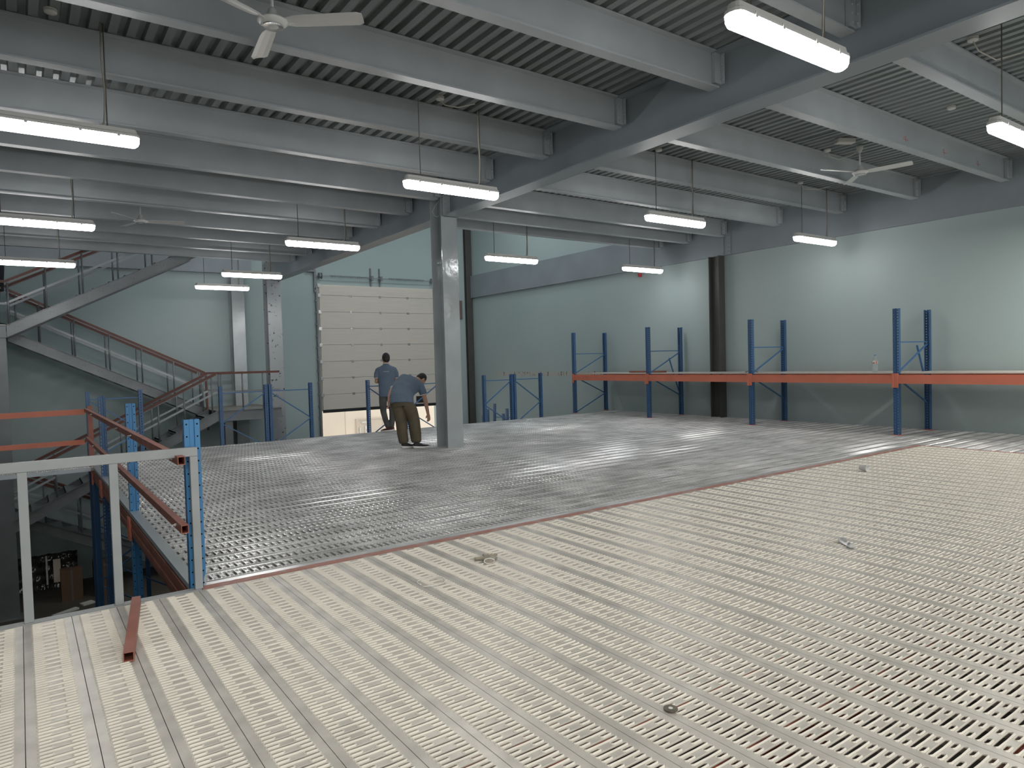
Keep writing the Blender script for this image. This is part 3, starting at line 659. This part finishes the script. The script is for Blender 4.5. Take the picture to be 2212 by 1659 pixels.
flight('u', -.18, 2.63, 3.95, 4.735, 19.45, 20.55, 'upper stair flight rising to the right under the ceiling', (-.13, .60, 1.34, 2.09, 2.85))
flight('m', -.18, 2.595, 4.22, .43, 20.75, 21.75, 'middle stair flight descending to the right against the back wall', (.0, .47, 1.19, 1.95, 2.69, 3.45, 4.1))
flight('l', 4.26, .40, -.25, -1.86, 19.45, 20.55, 'lower stair flight descending left from the landing by the spotted column', (4.13, 3.45, 2.84, 2.1, 1.36, .62))
flight('b', -.25, -1.90, 4.1, -4.08, 20.75, 21.75, 'lowest stair flight dropping to the ground floor in shadow', (.4, 1.15, 1.9, 2.65))
def landing(x0, x1, z, label, posts, rail):
    t = thing('stair_landing', (x0, 19.45, z), label, 'landing'); o = V((x0, 19.45, z))
    MB().box((0, .02, -.03), (x1-x0, 2.4, 0)).build('plate', 'board' if False else 'stair_plate', t)
    MB().box((0, -.01, -.28), (x1-x0, .012, -.0)).box((0, -.06, -.012), (x1-x0, 0, -.0)).box((0, -.06, -.28), (x1-x0, 0, -.268)).build('edge_beam', 'stair', t); MB().box((0, 2.3, -.28), (x1-x0, 2.32, -.031)).build('edge_beam', 'stair', t)
    for y, xs in rail:
        a, b = xs
        MB().prism(RAILP, V((a, y, z+.97))-o, V((b, y, z+.97))-o).build('handrail', 'primer_bright', t)
        MB().bar(V((a, y, z+.5))-o, V((b, y, z+.5))-o, .012, .05).build('mid_bar', 'stair', t)
        n = max(2, int(abs(b-a)/.8)+1)
        for k in range(n):
            x = a+(b-a)*(k+.15)/n; MB().tube([V((x, y, z))-o, V((x, y, z+.98))-o], .021, 8).build('baluster', 'stair', t, smooth=True)
    return t
M['stair_plate'] = mat('dusty_checker_plate', (.26, .25, .23), .6, .2, .25, 8, .3, 60)
landing(4.27, 5.94, .385, 'dusty stair landing between the lower and middle flights', (), [(19.47, (4.30, 5.92)), (21.7, (4.26, 5.2))])
t = landing(-2.2, -.19, 2.62, 'upper stair landing at the left edge where the dark-clothed person stands', (), [(19.47, (-2.2, -.16))])
landing(-2.2, -.64, -1.88, 'lower left stair landing in the shadow of the well', (), [])
tag(MB().box((4.22, 20.60, -.2), (4.27, 20.66, 1.40)).build('newel_post', 'primer_bright'), 'red-brown newel post between the flights at the landing', 'post')
# ------------------------------------------------------------ ground-floor items in the well
t = thing('cardboard_box', (.86, 20.3, -4.1), 'brown cardboard carton standing on the ground floor below the stairs', 'box')
MB().box((-.23, -.2, 0), (.22, .22, .74)).build('carton', 'card', t); MB().box((-.03, -.203, .0), (.02, .2, .743)).build('tape', 'brownbox', t)
tag(MB().box((1.35, 20.0, -4.1), (1.95, 20.9, -3.35)).build('cardboard_box', 'card'), 'large carton in the dark right of the brown carton', 'box')
t = thing('plastic_sheet', (.38, 21.6, -4.1), 'shiny clear plastic sheet draped over a panel below the stairs', 'plastic sheet')
mb = MB(); nx, nz = 30, 18; random.seed(5)
ph = [random.uniform(0, 6) for _ in range(6)]
def dz(i, j): return .04*math.sin(i*.7+ph[0]+j*.3)+.03*math.sin(i*1.9+ph[1]-j*.5)+.02*math.sin(j*1.3+ph[2])
vs = []
for s_ in (0, .004):
    for j in range(nz+1):
        for i in range(nx+1): vs.append((-.68+1.36*i/nx, -.05+dz(i, j)+s_, .02+.9*j/nz))
K = (nx+1)*(nz+1)
fs = [(s_*K+j*(nx+1)+i, s_*K+j*(nx+1)+i+1, s_*K+(j+1)*(nx+1)+i+1, s_*K+(j+1)*(nx+1)+i) for s_ in (0, 1) for j in range(nz) for i in range(nx)]
mb.add(vs, fs); mb.build('film', 'sheen', t, smooth=True)
MB().box((.14, -.17, .18), (.30, -.15, .78)).build('label_panel', 'cream', t); MB().box((-.02, -.17, .15), (.02, -.15, .9)).build('edge_strip', 'trimwhite', t)
tag(MB().box((-.3, 21.93, -3.15), (1.1, 21.99, -1.9)).build('wall_panel', 'mint'), 'pale green panel on the back wall below the stairs', 'panel')
tag(MB().bar((.42, 19.0, -4.08), (.9, 19.3, -4.08), .14, .04).build('offcut_board', 'trimwhite'), 'white offcut board on the ground floor', 'board')
tag(MB().bar((1.0, 19.5, -4.08), (1.25, 19.6, -4.08), .2, .04).build('offcut_board', 'trimwhite'), 'small white offcut beside the brown carton', 'board')
# leaning frames by the far right wall
for i, (x, y) in enumerate(((11.35, 17.0), (11.75, 17.7), (12.25, 18.4))):
    t = thing('stored_frame', (x, y, -4.1), ['left', 'middle', 'right'][i]+' one of the spare blue frames leaning low by the right wall', 'rack frame', 'spare frames leaning by the right wall')
    t.rotation_euler = (-.08, .05*(i-1), -.4)
    upright(0, 0, .02, 4.0+.12*i, 'blue_h', t, (0, -1, 0), s=.9); upright(.62, 0, .02, 4.0+.12*i, 'blue_h', t, (0, -1, 0), s=.9)
    braces(t, [((.04, 0, 3.6+.1*i), (.58, 0, 3.6+.1*i)), ((.04, 0, 3.5), (.58, 0, 2.9)), ((.58, 0, 2.85), (.04, 0, 2.3))])
# ------------------------------------------------------------ small things on the decks
t = boxrail((.40, 4.03, .030), (.555, 5.0, .030), .05, .05, 'primer', 'loose red-oxide square tube lying on the pale planks', name='square_tube'); t['category'] = 'tube'
def at(o): return V(o)
t = thing('washer', (2.19, 1.977, .006), 'round rusty washer lying on the pale planks near the bottom', 'washer')
MB().lathe([(.010, 0), (.030, 0), (.030, .004), (.010, .004), (.010, 0)], (0, 0, 0), 28).build('disc', 'washer', t); MB().lathe([(.001, 0), (.0095, 0), (.0095, .005), (.001, .005)], (0, 0, 0), 20).build('bright_centre', 'trimwhite', t)
pts = []
for k in range(41):
    a = math.radians(215+k*8.6); pts.append((2.215+.10*math.cos(a)+.002*k*.3, 4.125+.085*math.sin(a)+.0006*k, .012+.004*math.sin(k*.4)))
tag(MB().tube(pts, .0035, 6).build('cord_ring', 'cordw', smooth=True), 'thin white cord loop lying on the pale planks', 'cord')
# knitted glove
t = thing('glove', (2.83, 4.32, .0), 'grey knitted work glove lying on the pale planks', 'glove', None, -.62)
mb = MB()
mb.tube([(0, -.085, .022), (0, -.05, .022), (0, .0, .022), (.0, .035, .02), (0, .055, .016)], [(.036, .018), (.040, .016), (.046, .017), (.046, .016), (.038, .010)], 16)
for x, l_, a in ((-.036, .045, .25), (-.012, .06, .05), (.012, .058, -.08), (.035, .045, -.25)):
    mb.tube([(x, .035, .018), (x-a*.02, .06, .026), (x-a*.06, .045+l_, .018)], [.013, .012, .009], 10)
mb.tube([(-.02, -.02, .02), (-.06, -.005, .018), (-.115, .01, .014)], [.018, .015, .011], 10)
o = mb.build('knit', 'glove', t, smooth=True); rm = o.modifiers.new('remesh', 'REMESH'); rm.mode = 'VOXEL'; rm.voxel_size = .003; rm.use_smooth_shade = True
MB().tube([(.038*math.cos(a*.2618), -.088, .022+.019*math.sin(a*.2618)) for a in range(25)], .0045, 6).build('cuff', 'cordw', t, smooth=True)
# cup
t = thing('plastic_cup', (8.53, 4.45, .042), 'white plastic cup lying on its side near the deck seam', 'cup', None, -1.62)
ax = (1, 0, 0)
MB().lathe([(.001, -.05), (.026, -.05), (.039, .045), (.043, .048), (.041, .05), (.037, .045), (.024, -.046), (.001, -.046)], (0, 0, -.001), 24, ax).build('cup_wall', 'cup', t, smooth=True)
# bent bracket
t = thing('metal_bracket', (5.15, 2.82, .008), 'small bent bright metal bracket lying on the pale planks', 'bracket', None, .92)
MB().box((-.09, -.022, 0), (.05, .022, .004)).box((-.09, -.022, 0), (-.086, .022, .03)).box((-.07, -.022, .004), (.03, -.019, .014)).build('strip', 'chrome', t); MB().box((.05, -.02, .0), (.09, .035, .035)).build('tab', 'chrome', t)
# bits of plastic and paper on the far deck
for i, (x, y) in enumerate(((12.9, 8.1), (13.3, 6.3), (10.1, 13.6))):
    lb = ['white paper scrap on the deck right of the wall column', 'white paper scrap at the wall foot left of the nearest rack frame', 'crumpled clear plastic on the far deck edge below the pair of blue frames'][i]
    mb = MB(); s_ = .05 if i < 2 else .14
    for k in range(5): mb.bar((x+random.uniform(-s_, s_), y+random.uniform(-s_, s_), .012), (x+random.uniform(-s_, s_), y+random.uniform(-s_, s_), .02+.03*(i == 2)), .03, .004)
    tag(mb.build('litter_scrap', 'trimwhite'), lb, 'litter')
# things on the rack shelf
t = thing('water_bottle', (12.95, 6.52, 1.104), 'clear water bottle with red label and blue cap on the rack shelf', 'bottle')
MB().lathe([(.001, 0), (.040, 0), (.044, .012), (.044, .06), (.041, .07), (.044, .08), (.044, .13), (.038, .14), (.044, .15), (.044, .215), (.038, .25), (.018, .29), (.014, .295), (.014, .31)], (0, 0, 0), 28).build('bottle_body', 'clear', t, smooth=True)
MB().lathe([(.0455, 0), (.0455, .055)], (0, 0, .155), 28).build('label_band', 'trimwhite', t, smooth=True); MB().box((-.047, -.012, .16), (-.044, .012, .18)).box((-.03, -.044, .158), (-.02, -.034, .205)).box((-.03, .034, .158), (-.02, .044, .205)).build('label_print', 'redprint', t)
MB().lathe([(.016, 0), (.016, .018), (.014, .02)], (0, 0, .305), 20).build('cap', 'clearblue', t)
t = thing('steel_channel', (13.1, 12.38, 1.104), 'red-brown steel channel lying on the rack shelf', 'channel')
MB().box((-.03, -.62, 0), (.03, .62, .006)).box((-.03, -.62, 0), (-.024, .62, .045)).box((.024, -.62, 0), (.03, .62, .045)).build('section', 'primer', t)
tag(MB().tube([(12.9, 9.3, 1.112), (12.86, 9.22, 1.13), (12.9, 9.12, 1.115), (12.84, 9.05, 1.135), (12.88, 8.98, 1.115)], [(.02, .007)]*5, 6).build('cloth_strip', 'washer', smooth=True), 'twisted brown strap on the shelf left of the third rack frame', 'strap')
# ------------------------------------------------------------ people
def remesh(mb, name, material, parent, vox=.009, smooth_it=4):
    o = mb.build(name, material, parent, smooth=True)
    r = o.modifiers.new('remesh', 'REMESH'); r.mode = 'VOXEL'; r.voxel_size = vox; r.use_smooth_shade = True
    s = o.modifiers.new('smooth', 'SMOOTH'); s.factor = .5; s.iterations = smooth_it
    return o
def person(base, ang, label):
    """local axes: x = right across the picture, y = away, z = up"""
    t = thing('person', base, label, 'person'); t.rotation_euler = (0, 0, ang); return t
def limb(mb, pts, rs, k=14, ref=(0, 1, 0)):
    mb.tube(pts, rs, k, True, ref)
    for p, r in ((pts[0], rs[0]), (pts[-1], rs[-1])):
        a = r if isinstance(r, (int, float)) else min(r)
        mb.ell(p, (a, a, a), 12, 8)
def hand(mb, w, d, side, curl=.5, s=1.0):
    """w wrist, d direction of fingers, side = thumb direction"""
    w, d, side = V(w), V(d).normalized(), V(side).normalized(); nrm = d.cross(side).normalized()
    mb.tube([w, w+d*.03*s, w+d*.085*s], [(.026*s, .017*s), (.038*s, .016*s), (.040*s, .013*s)], 14, True, nrm)
    for k, L in enumerate((.066, .076, .070, .055)):
        b = w+d*.08*s+side*(.030-.020*k)*s; c1 = (d+nrm*curl*.6).normalized(); c2 = (d+nrm*curl*2).normalized(); c3 = (d+nrm*curl*4).normalized()
        p1 = b+c1*L*.45*s; p2 = p1+c2*L*.33*s; p3 = p2+c3*L*.25*s
        mb.tube([b-d*.01, p1, p2, p3], [.0092*s, .0088*s, .0082*s, .0070*s], 8)
    b = w+d*.025*s+side*.028*s; p1 = b+(d*.7+side*.7).normalized()*.035*s; p2 = p1+(d*.95+side*.2+nrm*.3).normalized()*.03*s
    mb.tube([b-side*.01, b, p1, p2], [.012*s, .0115*s, .0105*s, .0085*s], 8)
def shoe(t, heel, toe, up_m, sole_m, L=.28, accent=None):
    heel, toe = V(heel), V(toe); d = (toe-heel).normalized(); toe = heel+d*L; sd = d.cross(V((0, 0, 1)))
    def ring(f, w, z0, z1): c = heel+d*L*f; return c, w, z0, z1
    def loft(st, name, material):
        mb = MB(); k = 12; vs = []
        for f, w, z0, z1 in st:
            c = heel+d*L*f
            for i in range(k):
                a = 2*math.pi*i/k; vs.append(c+sd*w*math.copysign(abs(math.cos(a))**.7, math.cos(a))+V((0, 0, (z0+z1)/2+(z1-z0)/2*math.copysign(abs(math.sin(a))**.7, math.sin(a)))))
        n = len(st); fs = [(i*k+j, i*k+(j+1) % k, (i+1)*k+(j+1) % k, (i+1)*k+j) for i in range(n-1) for j in range(k)]+[tuple(range(k))[::-1], tuple(range((n-1)*k, n*k))]
        mb.add(vs, fs); return mb.build(name, material, t, smooth=True)
    s = loft([(-.04, .025, .008, .056), (.06, .040, 0, .054), (.3, .042, 0, .044), (.6, .050, 0, .038), (.85, .048, .002, .038), (1.0, .024, .014, .036)], 'shoe_sole', sole_m)
    u = loft([(-.02, .022, .03, .085), (.05, .034, .03, .105), (.22, .037, .03, .115), (.38, .040, .028, .095), (.6, .045, .026, .070), (.85, .043, .024, .055), (.99, .022, .022, .040)], 'shoe_upper', up_m)
    if accent:
        mb = MB(); c = heel+d*L*.42
        for k in range(4): mb.bar(c+d*.012*k-sd*.044+V((0, 0, .045)), c+d*(.012*k+.008)-sd*.040+V((0, 0, .080)), .006, .006)
        mb.build('shoe_stripe', accent, t)
def head(mb, c, fwd_, up_, s=1.0):
    """head ellipsoid with face; fwd_ = facing"""
    c, f, u = V(c), V(fwd_).normalized(), V(up_).normalized(); f = (f-u*f.dot(u)).normalized(); r = f.cross(u); R = Matrix((r, f, u)).transposed()
    mb.ell(c, (.074*s, .092*s, .108*s), 20, 14, R)
    mb.ell(c+f*.030*s-u*.055*s, (.056*s, .058*s, .055*s), 16, 10, R)
    mb.tube([c+f*.082*s+u*.012*s, c+f*.112*s-u*.026*s, c+f*.090*s-u*.034*s], [.009*s, .015*s, .010*s], 8)      # nose
    mb.ell(c+f*.080*s-u*.060*s, (.026*s, .014*s, .009*s), 12, 8, R)                                            # lips
    mb.ell(c+f*.072*s+u*.024*s, (.050*s, .020*s, .010*s), 12, 8, R)                                            # brow
    for q in (-1, 1): mb.ell(c+r*q*.074*s-u*.008*s-f*.006*s, (.010*s, .020*s, .030*s), 10, 8, R)                # ears
    return R
def hairdo(t, c, R, s=1.0, full=.0):
    c = V(c); mb = MB()
    mb.ell(c+R @ V((0, -.014, .022))*s, (.080*s, .094*s, .100*s), 22, 16, R)
    mb.ell(c+R @ V((0, -.040, -.015))*s, (.072*s, .066*s, .075*s), 20, 12, R)
    o = remesh(mb, 'hair', 'hair', t, .006, 2); return o
def eyes(t, c, R, s=1.0):
    c = V(c); mb = MB()
    for q in (-1, 1): mb.ell(c+R @ V((q*.030, .084, .008))*s, (.013*s, .008*s, .007*s), 10, 8, R)
    mb.build('eyes', 'trimwhite', t, smooth=True)
    mb = MB()
    for q in (-1, 1): mb.ell(c+R @ V((q*.030, .091, .008))*s, (.006*s, .004*s, .006*s), 8, 6, R)
    mb.build('pupils', 'hair', t, smooth=True)
# --- bending man
t = person((5.60, 10.98, .004), -.476, 'person in a slate-blue polo shirt and olive trousers bending down beside the centre column')
b = MB()
hc = V((.225, .50, 1.205)); hf = V((.35, .35, -1)); hu = V((.62, .55, .42))
R = head(b, hc, hf, hu)
limb(b, [(.08, .36, 1.17), (.15, .43, 1.19), (.20, .48, 1.20)], [.07, .060, .058])
limb(b, [(.20, .36, 1.06), (.245, .34, .98), (.275, .33, .85)], [.044, .043, .040])
limb(b, [(.275, .33, .85), (.30, .33, .72), (.325, .32, .57)], [(.043), .036, .027])
hand(b, (.325, .32, .575), (.12, .02, -1), (-.7, -.6, 0), .35)
limb(b, [(-.22, .30, 1.10), (-.27, .22, 1.08), (-.315, .13, 1.01)], [.044, .043, .040])
limb(b, [(-.315, .13, 1.01), (-.345, .05, .92), (-.36, -.01, .845)], [.042, .036, .027])
hand(b, (-.36, -.01, .85), (-.02, -.02, -1), (.2, -.9, 0), .8)
limb(b, [(-.13, .02, .86), (-.09, .16, 1.02), (.02, .32, 1.14)], [.09, .09, .08])
for sx, x0, x1, x2 in ((-1, -.20, -.155, -.115), (1, -.03, .075, .095)): limb(b, [(x0, .0, .84), (x1, .02, .47), (x2, .0, .09)], [.075, .05, .035])
remesh(b, 'body', 'skin', t, .006, 2); hairdo(t, hc, R); eyes(t, hc, R)
s = MB()
s.tube([(-.135, -.025, .795), (-.135, .0, .90), (-.115, .09, 1.00), (-.06, .20, 1.085), (.01, .31, 1.14), (.075, .38, 1.165), (.105, .405, 1.175)], [(.218, .172), (.212, .168), (.205, .165), (.215, .16), (.225, .14), (.15, .10), (.075, .07)], 26, True, (.3, -.6, .7))
s.tube([(.12, .34, 1.14), (.20, .35, 1.08), (.245, .34, .96), (.255, .34, .93)], [.085, .078, .070, .068], 18)
s.tube([(-.14, .32, 1.15), (-.22, .30, 1.12), (-.285, .19, 1.055)], [.085, .074, .064], 18)
remesh(s, 'polo_shirt', 'shirt', t, .009, 4)
mb = MB(); mb.tube([(.085, .385, 1.165), (.115, .41, 1.175)], [(.088), (.082)], 24); o = mb.build('collar', 'shirt', t, smooth=True)
mb = MB(); mb.tube([(.096, .395, 1.170), (.100, .398, 1.172)], [.0895, .0885], 24); mb.build('collar_stripe', 'trimwhite', t, smooth=True)
mb = MB(); mb.tube([(.254, .34, .935), (.256, .34, .925)], [.0695, .0695], 20); mb.tube([(-.279, .20, 1.065), (-.286, .19, 1.055)], [.0575, .0575], 20); mb.build('cuff_piping', 'cable', t, smooth=True)
p = MB()
p.tube([(-.135, -.005, .90), (-.135, -.01, .84), (-.125, -.01, .76)], [(.15, .12), (.195, .15), (.205, .14)], 22, True, (0, 1, 0))
p.tube([(-.215, -.01, .82), (-.195, .0, .66), (-.16, .02, .47), (-.145, .0, .27), (-.125, .0, .13), (-.12, .0, .095)], [.115, .105, .098, .095, .088, .072], 20)
p.tube([(-.06, -.01, .78), (.02, .0, .66), (.065, .02, .47), (.085, .0, .27), (.095, .0, .13), (.095, .0, .095)], [.125, .118, .108, .102, .092, .072], 20)
remesh(p, 'trousers', 'olive', t, .009, 3)
shoe(t, (-.155, -.03, 0), (.1, .10, 0), 'shoe', 'sole', .27, 'steel'); shoe(t, (.045, -.10, 0), (.35, -.03, 0), 'shoe', 'sole', .29, 'steel')
# --- standing man
t = person((6.64, 14.10, .004), -.44, 'person in slate-blue polo shirt and grey jeans standing upright, back turned, at the deck edge')
b = MB(); hc = V((.0, .035, 1.625)); R = head(b, hc, (-.25, 1, -.12), (0, .1, 1), 1.08)
limb(b, [(0, .0, 1.42), (0, .01, 1.50), (0, .02, 1.56)], [.070, .062, .060])
limb(b, [(-.195, .0, 1.36), (-.21, .0, 1.24), (-.22, .02, 1.12)], [.044, .043, .040]); limb(b, [(-.22, .02, 1.12), (-.18, .14, 1.11), (-.09, .22, 1.15)], [.042, .035, .027])
hand(b, (-.09, .22, 1.15), (1, .25, .1), (0, -.2, 1), .5)
limb(b, [(.195, .0, 1.36), (.21, .01, 1.24), (.215, .04, 1.12)], [.044, .043, .040]); limb(b, [(.215, .04, 1.12), (.165, .16, 1.12), (.06, .22, 1.14)], [.042, .035, .027])
hand(b, (.07, .22, 1.14), (-1, .25, .05), (0, -.2, 1), .5)
limb(b, [(0, .02, .90), (0, .02, 1.15), (0, 0, 1.38)], [.10, .10, .06])
for q in (-1, 1): limb(b, [(q*.09, .0, .86), (q*.09, .02, .45), (q*.04+.03, .0, .09)], [.07, .045, .035])
remesh(b, 'body', 'skin', t, .006, 2); hairdo(t, hc, R, 1.08); eyes(t, hc, R, 1.08)
s = MB()
s.tube([(0, .0, .78), (0, .0, .92), (0, .0, 1.10), (0, .0, 1.28), (0, -.005, 1.40), (0, .0, 1.46), (0, .005, 1.485)], [(.175, .13), (.178, .13), (.180, .13), (.205, .13), (.195, .115), (.12, .085), (.07, .065)], 26, True, (0, 1, 0))
s.tube([(-.12, .0, 1.40), (-.175, .0, 1.37), (-.205, .0, 1.30), (-.213, .0, 1.20)], [.060, .064, .064, .061], 18); s.tube([(.12, .0, 1.40), (.175, .0, 1.37), (.205, .0, 1.30), (.213, .01, 1.19)], [.060, .064, .064, .061], 18)
remesh(s, 'polo_shirt', 'shirt', t, .009, 4)
mb = MB(); mb.tube([(0, .005, 1.475), (0, .01, 1.515)], [.078, .066], 24); mb.build('collar', 'shirt', t, smooth=True)
mb = MB(); mb.tube([(0, .005, 1.492), (0, .008, 1.500)], [.0765, .0735], 24); mb.build('collar_stripe', 'trimwhite', t, smooth=True)
mb = MB(); mb.tube([(-.213, 0, 1.205), (-.213, 0, 1.195)], [.0615, .0615], 20); mb.tube([(.213, .01, 1.195), (.213, .01, 1.185)], [.0615, .0615], 20); mb.build('cuff_piping', 'cable', t, smooth=True)
MB().box((-.06, -.128, 1.335), (.06, -.120, 1.341)).build('back_print', 'trimwhite', t)
p = MB()
p.tube([(0, 0, .88), (0, 0, .80)], [(.145, .105), (.155, .115)], 22, True, (0, 1, 0))
p.tube([(-.085, .0, .84), (-.095, .0, .65), (-.09, .02, .44), (-.045, .0, .24), (.0, .0, .10)], [.092, .084, .067, .061, .058], 20)
p.tube([(.08, .0, .84), (.095, .0, .65), (.105, .02, .44), (.095, .0, .24), (.075, .0, .10)], [.092, .084, .069, .063, .056], 20)
remesh(p, 'trousers', 'jeans', t, .009, 3)
shoe(t, (.10, -.05, 0), (-.3, .02, 0), 'maroon', 'sole', .27); shoe(t, (.125, .06, 0), (-.2, .22, 0), 'maroon', 'sole', .27)
# --- person on the landing at the left edge
t = person((-.36, 19.75, 2.624), -.02, 'person in dark clothing on the upper stair landing at the left edge')
b = MB(); hc = V((.03, .0, 1.63)); R = head(b, hc, (1, .3, -.35), (.1, 0, 1))
limb(b, [(0, 0, 1.42), (.0, 0, 1.5), (.01, 0, 1.56)], [.075, .058, .056])
for q in (-1, 1):
    limb(b, [(0, q*.19, 1.40), (.02, q*.22, 1.15), (.05, q*.22, .90)], [.05, .04, .028]); hand(b, (.05, q*.22, .91), (.1, 0, -1), (1, 0, 0), .5)
    limb(b, [(0, q*.09, .88), (0, q*.09, .46), (0, q*.09, .08)], [.07, .05, .035])
limb(b, [(0, 0, .9), (0, 0, 1.38)], [.11, .12])
remesh(b, 'body', 'skin', t, .007, 2); hairdo(t, hc, R); eyes(t, hc, R)
s = MB(); s.tube([(0, 0, .80), (0, 0, 1.1), (0, 0, 1.38), (0, 0, 1.47)], [(.12, .17), (.125, .18), (.12, .20), (.07, .08)], 22, True, (1, 0, 0))
for q in (-1, 1): s.tube([(0, q*.16, 1.39), (.01, q*.21, 1.2), (.04, q*.22, .95)], [.07, .06, .045], 16)
remesh(s, 'shirt', 'darkcloth', t, .01, 4)
p = MB()
for q in (-1, 1): p.tube([(0, q*.08, .88), (0, q*.09, .46), (0, q*.09, .07)], [.10, .075, .06], 18)
remesh(p, 'trousers', 'darkcloth', t, .01, 3)
for q in (-1, 1): shoe(t, (-.08, q*.09, 0), (.3, q*.10, 0), 'shoe', 'sole', .27)
